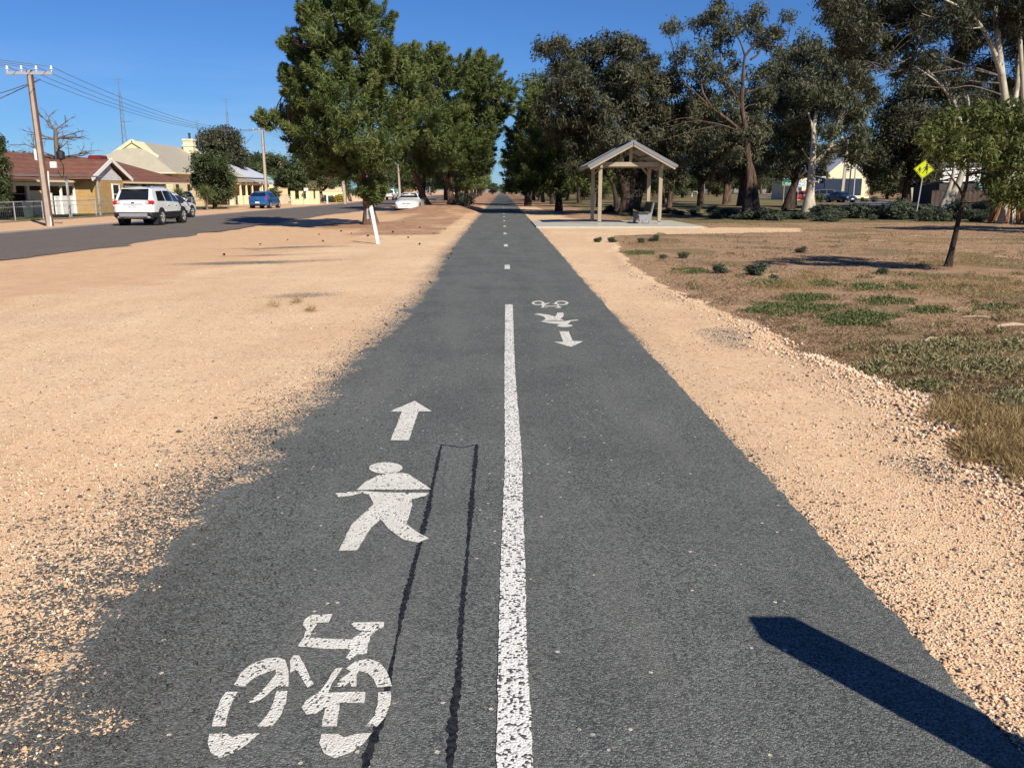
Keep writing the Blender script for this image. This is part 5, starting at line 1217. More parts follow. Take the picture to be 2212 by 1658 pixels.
# ------------------------------------------------------------------ houses across the street
M['terracotta'] = tilemat('terracotta_tiles', (.15, .065, .043), (.225, .105, .072), .30)
M['cream_iron'] = plain('cream_roof_iron', (.40, .36, .27), .55, var=.08, sc=1.2)
M['grey_iron'] = plain('pale_grey_roof_iron', (.52, .55, .57), .5, var=.1, sc=1.5)
M['brick'] = tilemat('ochre_brick', (.40, .25, .10), (.52, .34, .15), .086)
M['dark_brick'] = tilemat('brown_brick', (.22, .13, .075), (.30, .19, .11), .086)
M['red_iron'] = plain('red_roof', (.30, .05, .03), .6); M['green_iron'] = plain('green_roof', (.06, .22, .14), .6); M['pink_brick'] = tilemat('pink_white_brick', (.62, .36, .28), (.7, .5, .4), .45)
def gutter_line(m, x0, y0, x1, y1, z): m.beam((x0, y0, z), (x1, y1, z), .12, .13)
def hip_roof(x0, x1, y0, y1, ez, rx, ry0, ry1, rz, th=.10):
    m = MB(); A = [(x1, y0, ez), (x1, y1, ez), (x0, y1, ez), (x0, y0, ez)]; B = [(rx, ry0, rz), (rx, ry1, rz)]
    vs = A + B + [(p[0], p[1], p[2] - th) for p in A]
    m.add(vs, [(0, 1, 5, 4), (1, 2, 5), (2, 3, 4, 5), (3, 0, 4), (6, 7, 1, 0), (7, 8, 2, 1), (8, 9, 3, 2), (9, 6, 0, 3), (9, 8, 7, 6)])
    return m
def window(par, x, y, z, w, h, frame=None, face='x'):
    """window on a wall: face 'x' looks to +x, face 'y' looks to -y"""
    d = (.08, w, h) if face == 'x' else (w, .08, h)
    fo = MB(); t_ = .09
    def bx(du, dz, su, sz, dep, pr):
        c = (x + pr, y + du, z + dz) if face == 'x' else (x + du, y - pr, z + dz)
        return c, ((dep, su, sz) if face == 'x' else (su, dep, sz))
    for du, dz, su, sz in ((-w / 2, 0, t_, h + t_), (w / 2, 0, t_, h + t_), (0, h / 2, w - t_, t_), (0, -h / 2, w - t_, t_), (0, .05, w - t_, t_ * .6)): fo.box(*bx(du, dz, su, sz, .10, .04))
    f = fo.build('window', frame or M['white'], par)
    g = MB(); g.box(*bx(0, 0, w - .02, h - .02, .04, .02)); g.build('pane', M['pane'], f)
# brick house
hb = empty('brick_house', (0, 0, 0), 0, 'low ochre brick house with a brown red tiled roof and gabled front wing', 'house')
hip_roof(-39.3, -29.7, 51.6, 83.2, 2.24, -34.5, 58.6, 76.2, 4.2).build('roof', M['terracotta'], hb)
m = MB(); m.box((-35.7, 67.2, 1.06), (6.6, 30.2, 2.12)); m.build('wall', M['dark_brick'], hb)
m = MB(); m.box((-30.6, 62.6, 1.14), (4.2, 4.6, 2.28)); gw = m.build('front_wing_wall', M['brick'], hb)
gx_, gp = -28.2, (62.6, 3.72)
m = MB()
for sg in (-1, 1): m.add([(gx_, gp[0], gp[1]), (gx_, gp[0] + sg * 3.1, 2.42), (-34, gp[0] + sg * 3.1, 2.42), (-34, gp[0], gp[1]), (gx_, gp[0], gp[1] - .1), (gx_, gp[0] + sg * 3.1, 2.32), (-34, gp[0] + sg * 3.1, 2.32), (-34, gp[0], gp[1] - .1)], [(0, 1, 2, 3), (7, 6, 5, 4), (0, 4, 5, 1), (1, 5, 6, 2)])
m.build('gable_roof', M['terracotta'], hb)
m = MB(); m.add([(-28.48, 60.5, 2.285), (-28.48, 64.7, 2.285), (-28.48, 64.7, 2.4), (-28.48, 62.6, 3.5), (-28.48, 60.5, 2.4)], [(0, 1, 2, 3, 4)]); m.build('gable_panel', plain('grey_boards', (.55, .55, .55), .7), hb)
m = MB()
for sg in (-1, 1): m.beam((gx_ + .04, gp[0], gp[1] - .02), (gx_ + .04, gp[0] + sg * 3.25, 2.32), .06, .26)
m.build('barge_board', M['white'], hb)
window(hb, -28.5, 63.5, 1.25, 1.1, 1.5); window(hb, -32.4, 57.4, 1.3, 2.2, 1.3); window(hb, -32.4, 69.5, 1.3, 1.8, 1.4); window(hb, -32.4, 74.0, 1.3, 1.6, 1.4); window(hb, -32.4, 79.0, 1.3, 1.6, 1.4)
m = MB(); gutter_line(m, -29.62, 51.6, -29.62, 60, 2.17); gutter_line(m, -29.62, 65.4, -29.62, 83.2, 2.17); gutter_line(m, -39.3, 51.5, -29.6, 51.5, 2.17); m.build('gutter', M['cream'], hb)
m = MB(); m.box((-29.85, 55.9, 1.97), (.08, 8.4, .22)); m.box((-29.85, 52.6, 1.75), (.10, .6, .6)); m.build('verandah_fascia', M['white'], hb)
for y in (54.4, 56.4, 58.4, 60.2):
    m = MB(); m.box((-29.9, y, .98), (.13, .13, 1.94)); m.build('verandah_post', M['white'], hb)
for y in (67.6, 71.5, 76.8, 79.9, 82.8):
    m = MB(); m.box((-30.1, y, .45), (.40, .40, .9), 0, .03); m.box((-30.1, y, 1.55), (.22, .22, 1.3)); m.build('verandah_pillar', M['cream'], hb)
m = MB(); m.box((-30.0, 59.0, .62), (.10, 2.6, 1.2)); m.build('balustrade', M['white'], hb)
m = MB(); m.box((-29.9, 55.2, .80), (.10, 1.6, 1.55)); m.build('cream_screen', M['cream'], hb)
for i, y in enumerate((57.4, 58.6)):
    m = MB(); m.box((-30.05, y, .72), (.08, .14, 1.4)); m.build('post_base', M['white'], hb)
m = MB(); m.box((-33.6, 72.2, 4.12), (1.0, 1.3, .5), 0, .08); m.build('roof_cooler', plain('dark_red_cooler', (.16, .03, .025), .5), hb)
m = MB(); m.beam((-34.5, 69.3, 4.1), (-34.5, 69.3, 5.4), .05, .05)
for z in (4.8, 5.1, 5.3): m.beam((-34.5, 68.7, z), (-34.5, 69.9, z), .04, .04)
m.build('tv_aerial', M['wire'], hb)
m = MB(); m.box((-27.4, 52.3, 2.42), (4.4, 4.6, .06)); cpo = empty('carport', (0, 0, 0), 0, 'small flat grey carport roof on steel posts at the left end of the brick house', 'carport'); m.build('roof', M['zinc'], cpo)
for x, y in ((-25.4, 50.4), (-25.4, 54.2)):
    m = MB(); m.box((x, y, 1.2), (.10, .10, 2.39)); m.build('post', M['steel'], cpo)
bn = MB(); x, y, _ = at(60, 452, 50.5)
o = empty('wheelie_bin', (x - .2, 51, 0), .3, 'dark wheelie bin by the cream screen of the brick house', 'bin')
bn.prism([(-.22, -.26, .06), (.22, -.26, .06), (.28, -.32, .92), (-.28, -.32, .92)], (0, 0, 0), (0, .58, 0)); bn.build('body', plain('dark_green_bin', (.03, .045, .045), .6), o)
bn = MB(); bn.box((0, -.02, .96), (.62, .68, .07), 0, .03); bn.build('lid', M['black'], o)
bn = MB()
for sg in (-1, 1): bn.lathe([(.1, sg * .2), (.1, sg * .25)], 12, (0, .28, .10), 'x')
bn.build('wheel', M['rubber'], o, smooth=40)
# cream roofed house
hc = empty('cream_house', (0, 0, 0), 0, 'tall house with a big cream iron roof, chimney and pillared verandah', 'house')
hip_roof(-42, -32, 84.5, 107, 3.25, -36.6, 86.8, 102.6, 6.3).build('roof', M['cream_iron'], hc)
m = MB(); m.box((-37, 95.7, 1.57), (9.2, 21.6, 3.14)); m.build('wall', plain('cream_render', (.66, .58, .36), .8), hc)
m = MB()
for sg in (-1, 1): m.beam((-36.6 + .0, 86.2, 6.32), (-36.6 + sg * 2.5, 86.2, 4.75), .10, .30)
m.build('barge_board', M['cream'], hc)
m = MB(); m.add([(-36.6, 86.3, 6.1), (-38.7, 86.3, 4.8), (-34.5, 86.3, 4.8)], [(0, 1, 2)]); m.add([(-36.6, 86.25, 6.32), (-39.1, 86.25, 4.75), (-36.6, 89, 6.32), (-34.1, 86.25, 4.75)], [(0, 1, 2), (0, 2, 3)]); m.build('gablet', M['cream'], hc)
cz = at(392, 333, 99)[2]; cxx = at(392, 320, 99)[0]
m = MB(); m.box((cxx, 99, cz + .4), (1.1, .8, 2.4)); m.box((cxx, 99, cz + 1.0), (1.24, .94, .2)); m.box((cxx, 99, cz + 1.6), (1.24, .94, .22)); ch = m.build('chimney', plain('cream_chimney', (.68, .60, .40), .8), hc)
m = MB(); m.lathe([(.14, 0), (.12, .6), (.16, .62), (.16, .75)], 10, (cxx + .1, 99, cz + 1.6)); m.build('flue', M['dark_metal'], ch)
m = MB()
for sg in (-1, 1): m.beam((-36.4, 103.2, 6.3), (-35.6 + sg * 1.3 - .8, 103.2, 5.0), .10, .2)
m.add([(-36.4, 103.25, 6.2), (-37.6, 103.25, 5.0), (-35.2, 103.25, 5.0)], [(0, 1, 2)]); m.build('rear_gablet', M['cream'], hc)
m = MB(); m.add([(-31.9, 91, 2.95), (-31.9, 107, 2.95), (-28.6, 107, 2.5), (-28.6, 91, 2.5), (-31.9, 91, 2.88), (-31.9, 107, 2.88), (-28.6, 107, 2.43), (-28.6, 91, 2.43)], [(3, 2, 1, 0), (4, 5, 6, 7), (7, 6, 2, 3), (4, 7, 3, 0), (5, 1, 2, 6)]); m.build('verandah_roof', M['cream_iron'], hc)
for y in (92, 95.0, 97.2, 99.6, 103.6):
    m = MB(); m.box((-28.9, y, .5), (.50, .50, 1.0), 0, .03); m.lathe([(.15, 1.0), (.14, 1.2), (.11, 2.35), (.15, 2.42)], 10, (-28.9, y, 0)); m.build('verandah_pillar', M['cream'], hc, smooth=40)
for y in (94.5, 98.5, 103): window(hc, -32.38, y, 1.5, 1.3, 1.7)
m = MB(); gutter_line(m, -31.92, 84.5, -31.92, 107, 3.2); gutter_line(m, -42, 84.4, -31.9, 84.4, 3.2); m.build('gutter', M['cream'], hc)
# grey roofed house
hg = empty('grey_roof_house', (0, 0, 0), 0, 'house with a steep pale grey iron roof and curved verandah right of the square tree', 'house')
hip_roof(-45.5, -33.2, 109.5, 123.5, 3.25, -39.3, 114, 119, 6.5).build('roof', M['grey_iron'], hg)
m = MB(); m.box((-39.3, 116.5, 1.57), (11.2, 13.0, 3.14)); m.build('wall', M['dark_brick'], hg)
m = MB(); pr = [(-33.1, 3.0), (-31.8, 2.92), (-30.9, 2.7), (-30.4, 2.35)]
m.add([(x, y, z) for x, z in pr for y in (108.5, 124.0)] + [(x, y, z - .07) for x, z in pr for y in (108.5, 124.0)], [(2 * i, 2 * i + 2, 2 * i + 3, 2 * i + 1) for i in range(3)] + [(8 + 2 * i + 1, 8 + 2 * i + 3, 8 + 2 * i + 2, 8 + 2 * i) for i in range(3)] + [(2 * i, 8 + 2 * i, 10 + 2 * i, 2 * i + 2) for i in range(3)])
m.build('verandah_roof', M['grey_iron'], hg)
for y in (109.2, 113, 117, 123.5):
    m = MB(); m.box((-30.7, y, 1.2), (.16, .16, 2.38)); m.build('verandah_post', M['cream'], hg)
for y in (111, 115.5, 120): window(hg, -33.65, y, 1.5, 1.2, 1.6)
# far roofs
hr = empty('red_roof_house', (0, 0, 0), 0, 'distant house with a red roof and two pink chimneys', 'house')
hip_roof(-57, -42.8, 160, 178, 4.6, -50, 164, 175, 6.0).build('roof', M['red_iron'], hr)
m = MB(); m.box((-50, 169, 2.2), (12.6, 16.4, 4.38)); m.build('wall', M['dark_brick'], hr)
for u in (575.5, 592.5):
    x, _, z = at(u, 355, 166); m = MB(); m.box((x, 166, z - .6), (1.05, .8, 3.6)); m.box((x, 166, z + .55), (1.2, .95, .2)); m.build('chimney', M['pink_brick'], hr)
hs = empty('green_shed', (0, 0, 0), 0, 'green roofed shed below the distant red roof', 'shed')
hip_roof(-45, -36.5, 142, 158, 3.0, -41, 143, 157, 4.4).build('roof', M['green_iron'], hs)
m = MB(); m.box((-40.7, 150, 1.44), (7.4, 15, 2.88)); m.build('wall', M['cream'], hs)

for h_ in (hb, hc, hg, hr, hs, cpo): h_.scale = (.9754, 1, .985)
sh.location.x *= .978; sh.scale.x = .978; be.location.x *= .978

# garden walls and fences on the far side of the street
def pipe_fence(x, ys, label, group=None):
    o = empty('pipe_fence', (x, ys[0], 0), 0, label, 'fence', group)
    for y in ys:
        m = MB(); m.tube([(0, y - ys[0], -.1), (0, y - ys[0], 1.02)], .028, 7); m.build('post', M['steel'], o)
    m = MB(); m.tube([(0, 0, 1.0), (0, ys[-1] - ys[0], 1.0)], .024, 6); m.tube([(0, 0, .75), (0, ys[-1] - ys[0], .75)], .014, 6); m.build('rail', M['steel'], o)
    m = MB(); L = ys[-1] - ys[0]
    for i in range(int(L / .16)): m.beam((0.01, i * .16, .03), (0.01, i * .16, .98), .004, .004)
    for k in range(6): m.beam((0.01, 0, .08 + k * .15), (0.01, L, .08 + k * .15), .004, .004)
    m.build('wire_mesh', M['wire'], o)
    m = MB(); m.box((0, L / 2, .03), (.12, L, .10)); m.build('kerb_edge', plain('weathered_edging', (.22, .17, .13), .9), o)
pipe_fence(-24.5, [41.5, 44.2, 46.9, 50, 53, 56, 59, 62], 'low steel pipe and mesh fence in front of the brick house')
pipe_fence(-24.5, [63.5, 66.5, 69.5, 72.5, 75.5, 78.5, 81.5], 'second run of low pipe and mesh fence, behind the sedan and the blue hatchback')
gt = empty('metal_gate', (at(614, 437, 93)[0], 93, 0), .9, 'small grey metal gate just right of the blue hatchback', 'gate')
m = MB(); m.tube([(-.6, 0, 0), (-.6, 0, 1.05), (.6, 0, 1.05), (.6, 0, 0)], .03, 6); m.tube([(-.6, 0, .12), (.6, 0, .12)], .025, 6); m.build('frame', M['steel'], gt)
m = MB()
for i in range(1, 8): m.beam((-.6 + i * .15, 0, .12), (-.6 + i * .15, 0, 1.05), .02, .02)
m.build('bars', M['steel'], gt)
wl_ = empty('pillar_wall', (0, 0, 0), 0, 'low cream wall with short square pillars at the far side of the street', 'wall')
cw = plain('cream_wall', (.72, .60, .36), .8, var=.06)
def cwall(a, b, z0, z1, th, name, mat=None, par=None):
    A, B = Vector((*a, 0)), Vector((*b, 0)); m = MB(); m.beam((A.x, A.y, (z0 + z1) / 2), (B.x, B.y, (z0 + z1) / 2), th, z1 - z0); return m.build(name, mat or cw, par)
P0, P1 = at(630, 440, 97)[:2], at(688, 438, 101)[:2]
lerp = lambda q: (P0[0] + (P1[0] - P0[0]) * q, P0[1] + (P1[1] - P0[1]) * q)
cwall(lerp(0), lerp(1), -.05, .55, .24, 'low_wall', None, wl_)
for q in (.06, .36, .64, .74, .97):
    p = lerp(q); m = MB(); m.box((*p, .72), (.44, .42, 1.46), .1, .03); m.build('pillar', cw, wl_)
o = empty('letterbox', (*at(662, 430, 97.6)[:2], 0), 0, 'small white letterbox above the cream pillar wall', 'letterbox')
m = MB(); m.box((0, 0, .75), (.06, .06, 1.5)); m.build('post', M['white'], o); m = MB(); m.box((0, 0, 1.62), (.42, .3, .32), 0, .03); m.build('box', M['white'], o)
M['fence_cream'] = plain('cream_sheet', (.70, .58, .36), .7, var=.05)
def sheetfence(a, b, h, mat, label, group=None, name='sheet_fence'):
    A, B = Vector((*a, 0)), Vector((*b, 0)); L = (B - A).length; n = int(L / .12); d = (B - A) / n; nn = Vector((-d.y, d.x, 0)).normalized()
    vs = []
    for i in range(n + 1):
        o_ = (.02 if (i // 2) % 2 else -.02); p = A + d * i + nn * o_; q = p + nn * .03
        vs += [(p.x, p.y, -.05), (p.x, p.y, h), (q.x, q.y, -.05), (q.x, q.y, h)]
    m = MB(); m.add(vs, [(4 * i, 4 * i + 4, 4 * i + 5, 4 * i + 1) for i in range(n)] + [(4 * i + 2, 4 * i + 3, 4 * i + 7, 4 * i + 6) for i in range(n)] + [(4 * i + 1, 4 * i + 5, 4 * i + 7, 4 * i + 3) for i in range(n)])
    r = empty(name, (0, 0, 0), 0, label, 'fence', group); m.build('panel', mat, r)
    m = MB(); m.beam((A.x, A.y, h + .02), (B.x, B.y, h + .02), .08, .05); m.build('top_rail', mat, r)
sheetfence(at(697, 433, 119)[:2], at(748, 430, 121)[:2], 1.35, M['fence_cream'], 'cream sheet fence behind the yellow shrub')
sheetfence(at(748.5, 430, 121.2)[:2], at(812, 425, 142)[:2], 1.55, plain('pinkish_sheet', (.66, .50, .36), .8, var=.05), 'pinkish cream fence running on past the third power pole')
gs = empty('garden_shed', (0, 0, 0), 0, 'cream corrugated shed roof showing above the cream fence', 'shed')
a, b = at(699, 418, 121), at(737, 418, 121)
m = MB(); m.add([(a[0], 121.2, 1.42), (b[0], 121.2, 1.42), (b[0], 123.6, 2.25), (a[0] + .6, 123.6, 2.25)], [(0, 1, 2, 3)]); m.add([(a[0], 121.2, 1.36), (b[0], 121.2, 1.36), (b[0], 123.6, 2.19), (a[0] + .6, 123.6, 2.19)], [(3, 2, 1, 0)]); m.build('roof', M['fence_cream'], gs)
m = MB(); m.box(((a[0] + b[0]) / 2, 123.0, .85), (b[0] - a[0] - 1.4, 1.1, 1.7)); m.build('wall', M['cream'], gs)
sheetfence(at(582, 420, 99)[:2], at(622, 420, 106)[:2], 1.75, M['fence_cream'], 'cream fence behind the blue hatchback')
for i, (u0, u1, Y0, Y1, v) in enumerate([(842, 866, 200, 205, 416)]):
    sheetfence(at(u0, v, Y0)[:2], at(u1, v, Y1)[:2], 1.75, plain('green_sheet', (.10, .24, .18), .7), 'green sheet fence between the white pickup and the distant garage')
ga = empty('garage', (0, 0, 0), 0, 'distant cream garage with a grey roller door', 'garage')
x0, x1, x2 = at(871, 410, 212)[0], at(889.5, 410, 212)[0], at(908, 410, 212)[0]
m = MB(); m.box(((x0 + x1) / 2, 213, 1.15), (x1 - x0, 1.9, 2.3)); m.box(((x1 + x2) / 2 + .03, 213, 1.1), (x2 - x1, 2, 2.2)); m.build('wall', plain('peach_render', (.72, .52, .32), .8), ga)
m = MB(); m.box(((x0 + x1) / 2, 211.98, .95), (x1 - x0 - .4, .1, 1.9)); m.build('roller_door', plain('beige_door', (.50, .43, .30), .6), ga)
m = MB(); m.box(((x0 + x2) / 2, 213, 2.42), (x2 - x0 + .4, 2.4, .14)); m.build('roof', plain('rust_roof', (.34, .14, .08), .8), ga)
o = tag(MB().box((at(707, 436, 104)[0], 104, .62), (.16, .16, 1.35), 0, .02).build('marker_post', M['white']), 'plain white post upright on the far verge by the grey green shrub', 'post')
o = tag(MB().tube([(at(928, 415, 205)[0], 205, 0), (at(928, 415, 205)[0], 205, 2.3)], .09, 8).build('marker_post', M['steel']), 'distant pale grey post at the right of the garage wall', 'post')
o = tag(MB().tube([(at(963, 420, 150)[0], 150, 0), (at(963, 420, 150)[0] - .1, 150, 5.2)], .11, 8).build('pole', M['grey_bark']), 'grey pole seen between the pine trunks', 'pole')
# ------------------------------------------------------------------ cars
def make_car(name, label, cat, loc, rz, st, paint, wheels, group=None, clad=None, hatch=True, opts={}):
    """st rows: y, half width, z bottom, z belt, z top, half roof width (y = forward)"""
    o = empty(name, loc, rz, label, cat, group)
    S = np.array(st, float); ys = S[:, 0]
    f = lambda y: [float(np.interp(y, ys, S[:, k])) for k in range(1, 6)]
    ny = sorted(set(list(ys) + list(np.linspace(ys[0], ys[-1], 34))))
    R = []
    for y in ny:
        w, zb, zl, zt, wr = f(y); g = max(zt - zl, .02); ze = zl + g * (.86 if g > .2 else .6)
        half = [(0, zb), (w * .90, zb), (w * .985, zb + .10), (w, zb + .45 * (zl - zb)), (w * .975, zl - .05), (w * .955, zl), (wr + (w * .95 - wr) * .02, ze), (wr * .86, zt - .015), (wr * .5, zt), (0, zt + .008)]
        R.append([(x, y, z) for x, z in half] + [(-x, y, z) for x, z in half[-2:0:-1]])
    n = len(R[0]); m = MB()
    m.add([p for r in R for p in r], [(i * n + k, i * n + (k + 1) % n, (i + 1) * n + (k + 1) % n, (i + 1) * n + k) for i in range(len(R) - 1) for k in range(n)] + [tuple(range(n))[::-1], tuple((len(R) - 1) * n + k for k in range(n))])
    m.build('body', paint, o, smooth=38)
    def side(y, q, sg, e=.014):
        w, zb, zl, zt, wr = f(y); g = max(zt - zl, .02); ze = zl + g * (.86 if g > .2 else .6)
        return (sg * (w * .955 + (wr - w * .955) * q + e), y, zl + (ze - zl) * q)
    for (a, b, qa, qb) in opts.get('side', []):
        for sg in (-1, 1):
            m = MB(); k = 6; vs = []
            for i in range(k + 1):
                y = a + (b - a) * i / k
                w, zb, zl, zt, wr = f(y); top = 1 - .12
                lo = .10; hi = min(.90, top)
                lo2 = side(y, lo, sg); hi2 = side(y, hi, sg)
                # slanted ends
                vs += [lo2, hi2]
            if qa: vs[1] = side(a + qa, .9, sg)
            if qb: vs[-1] = side(b - qb, .9, sg)
            m.add(vs, [(2 * i, 2 * i + 2, 2 * i + 3, 2 * i + 1) if sg > 0 else (2 * i + 1, 2 * i + 3, 2 * i + 2, 2 * i) for i in range(k)])
            m.build('side_window', M['glass'], o, smooth=60)
    def screen(nm, yb, yt, ins, eps, arch=0.0):
        wb, zbb, zlb, ztb, wrb = f(yb); wt, _, zlt, ztt, wrt = f(yt)
        d = -1 if yb < yt else 1
        m = MB(); k = 8; vs = []
        hb, ht = wb * .80 - ins, wrt * .86 - ins * .6
        for i in range(k + 1):
            q = i / k * 2 - 1
            vs += [(q * hb, yb + d * (eps - arch * q * q), ztb + eps + .012 * (1 - q * q)), (q * ht, yt + d * eps * .6 - d * arch * .4 * q * q, ztt + eps * .4 + .0)]
        m.add(vs, [(2 * i, 2 * i + 2, 2 * i + 3, 2 * i + 1) if d < 0 else (2 * i + 1, 2 * i + 3, 2 * i + 2, 2 * i) for i in range(k)])
        return m.build(nm, M['glass'], o, smooth=60)
    if 'rear' in opts: screen('rear_window', *opts['rear'])
    if 'front' in opts: screen('windscreen', *opts['front'])
    for (nm, mat, c, d, bev) in opts.get('boxes', []):
        m = MB(); m.box(c, d, 0, bev); m.build(nm, M[mat] if isinstance(mat, str) else mat, o)
    if clad:
        m = MB(); zc_ = clad; vs = []
        for y in ny:
            w, zb, zl, zt, wr = f(y); vs += [(-w * .91, y, zb - .01), (-(w + .014), y, zb + .08), (-(w + .014), y, zc_), (w + .014, y, zc_), (w + .014, y, zb + .08), (w * .91, y, zb - .01)]
        L = len(ny)
        m.add(vs, [(6 * i + k, 6 * i + 6 + k, 6 * i + 7 + k, 6 * i + 1 + k) for i in range(L - 1) for k in (0, 1, 3, 4)])
        e0 = [(x, y - .014, z) for x, y, z in vs[:6]]; e1 = [(x, y + .014, z) for x, y, z in vs[-6:]]
        m.add(e0, [(0, 1, 2, 3, 4, 5)]); m.add(e1, [(5, 4, 3, 2, 1, 0)])
        m.build('cladding', M['black'], o, smooth=40)
    rad, tw, yr, yf, tr = wheels
    for y in (yr, yf):
        w = f(y)[0]
        for sg in (-1, 1):
            xo = sg * (w + .012 - tw / 2)
            a = MB(); a.lathe([(rad + .075, sg * (w - .25)), (rad + .075, sg * (w + .006 + (.012 if clad else 0))), (.01, sg * (w + .006 + (.012 if clad else 0)))], 24, (0, y, rad + .02), 'x'); a.build('wheel_arch', M['black'], o, smooth=40)  # flat black disc; on unclad cars it paints in the shaded gap
            tmb = MB(); h = tw / 2
            e = .012 if clad else 0.004
            tmb.lathe([(rad * .60, -h), (rad * .94, -h), (rad, -h * .7), (rad, h * .7), (rad * .94, h), (rad * .66, h), (rad * .62, h * .8)], 26, (xo + sg * (.012 + e), y, rad), 'x')
            wobj = tmb.build('wheel', M['rubber'], o, smooth=40)
            xf = xo + sg * (h + .012 + e)
            rm = MB(); rm.lathe([(rad * .66, xf - sg * .03), (rad * .66, xf), (rad * .56, xf), (rad * .54, xf - sg * .03)], 26, (0, y, rad), 'x')
            for k in range(5):
                an = k * 2 * math.pi / 5 + .3
                rm.beam((xf - sg * .012, y, rad), (xf - sg * .012, y + math.cos(an) * rad * .6, rad + math.sin(an) * rad * .6), .10, .02)
            rm.lathe([(.07, xf - sg * .03), (.07, xf + sg * .004)], 12, (0, y, rad), 'x')
            rm.build('rim', M['rim'], wobj)
    return o
def plate_text(par, txt, c, h, rz=0, mat='ink', name='lettering', rx=math.pi / 2):
    cu = bpy.data.curves.new(name, 'FONT'); cu.body = txt; cu.size = h; cu.align_x = 'CENTER'; cu.align_y = 'CENTER'; cu.extrude = .001; cu.resolution_u = 2
    to = bpy.data.objects.new(name, cu)
    me = bpy.data.meshes.new_from_object(to); me.name = name
    bpy.data.objects.remove(to)
    me.materials.clear(); me.materials.append(M[mat])
    o = bpy.data.objects.new(name, me); o.location = c; o.rotation_euler = (rx, 0, rz)
    return link(o, par)
SUV = [(-2.26, .74, .44, .80, .84, .62), (-2.22, .85, .36, .92, .99, .66), (-2.14, .90, .33, 1.01, 1.08, .84), (-2.05, .915, .31, 1.03, 1.22, .82), (-1.84, .92, .29, 1.04, 1.58, .74), (-1.66, .92, .28, 1.04, 1.66, .71), (-.8, .92, .27, 1.02, 1.70, .69), (0, .92, .26, 1.0, 1.70, .68), (.45, .92, .26, .99, 1.64, .65), (.85, .92, .26, .98, 1.40, .66), (1.25, .91, .26, .97, 1.06, .70), (1.7, .90, .27, .92, 1.0, .68), (2.05, .86, .3, .84, .92, .62), (2.2, .80, .33, .74, .80, .55), (2.26, .70, .4, .64, .68, .5)]
suvx, suvy = -16.48, 41.5
suv = make_car('parked_suv', 'white family SUV driving away on the street, seen from behind', 'car', (suvx, suvy, .02), 0.0, SUV, M['paint_white'], (.355, .23, -1.36, 1.34, 0), None, .60, True,
  dict(side=[(-1.62, -.72, .18, 0), (-.62, .22, 0, 0), (.30, 1.10, 0, .42)], rear=(-2.115, -1.80, .05, .03, .0), front=(1.22, .50, .05, .012),
       boxes=[('number_plate', 'plate', (-.02, -2.265, .86), (.37, .02, .135), 0), ('tail_light', 'lamp_red', (.74, -2.13, 1.01), (.30, .20, .21), .05), ('tail_light', 'lamp_red', (-.74, -2.13, 1.01), (.30, .20, .21), .05),
              ('tail_light_lens', 'lamp_clear', (.63, -2.225, 1.03), (.13, .04, .13), .02), ('tail_light_lens', 'lamp_clear', (-.63, -2.225, 1.03), (.13, .04, .13), .02),
              ('trim_strip', 'steel', (0, -2.245, .955), (.86, .03, .035), .01), ('badge', 'dark_metal', (0, -2.24, 1.02), (.13, .03, .05), .02), ('skid_plate', 'bench', (0, -2.285, .47), (1.25, .05, .17), .05), ('reflector', 'lamp_red', (.70, -2.225, .53), (.20, .05, .07), .01), ('reflector', 'lamp_red', (-.70, -2.225, .53), (.20, .05, .07), .01),
              ('exhaust_tip', 'dark_metal', (.50, -2.29, .37), (.13, .08, .08), .03), ('exhaust_tip', 'dark_metal', (-.50, -2.29, .37), (.13, .08, .08), .03), ('handle', 'paint_white', (.93, -.45, .90), (.03, .18, .035), .01), ('handle', 'paint_white', (.93, .48, .88), (.03, .18, .035), .01),
              ('roof_rail', 'steel', (.58, -.55, 1.72), (.04, 1.9, .04), .01), ('roof_rail', 'steel', (-.58, -.55, 1.72), (.04, 1.9, .04), .01), ('mirror', 'black', (1.0, .92, 1.02), (.20, .10, .15), .03), ('mirror', 'black', (-1.0, .92, 1.02), (.20, .10, .15), .03), ('mud_flap', 'black', (.80, -1.80, .20), (.24, .02, .30), 0), ('spoiler', 'paint_white', (0, -1.86, 1.63), (1.16, .22, .045), .015)]))
plate_text(suv, 'S267 BVN', (-.02, -2.277, .86), .088)
HATCH = [(-2.0, .70, .38, .74, .80, .56), (-1.96, .80, .30, .86, .94, .6), (-1.86, .84, .26, .92, 1.02, .76), (-1.55, .86, .22, .93, 1.34, .66), (-1.35, .865, .22, .93, 1.42, .58), (-.6, .87, .22, .91, 1.47, .58), (0, .87, .22, .90, 1.46, .58), (.4, .87, .22, .89, 1.36, .58), (1.0, .86, .22, .88, .98, .62), (1.5, .83, .25, .80, .88, .58), (1.85, .77, .28, .70, .76, .5), (2.0, .64, .34, .56, .6, .42)]
bl_x = at(573, 440, 78)[0]
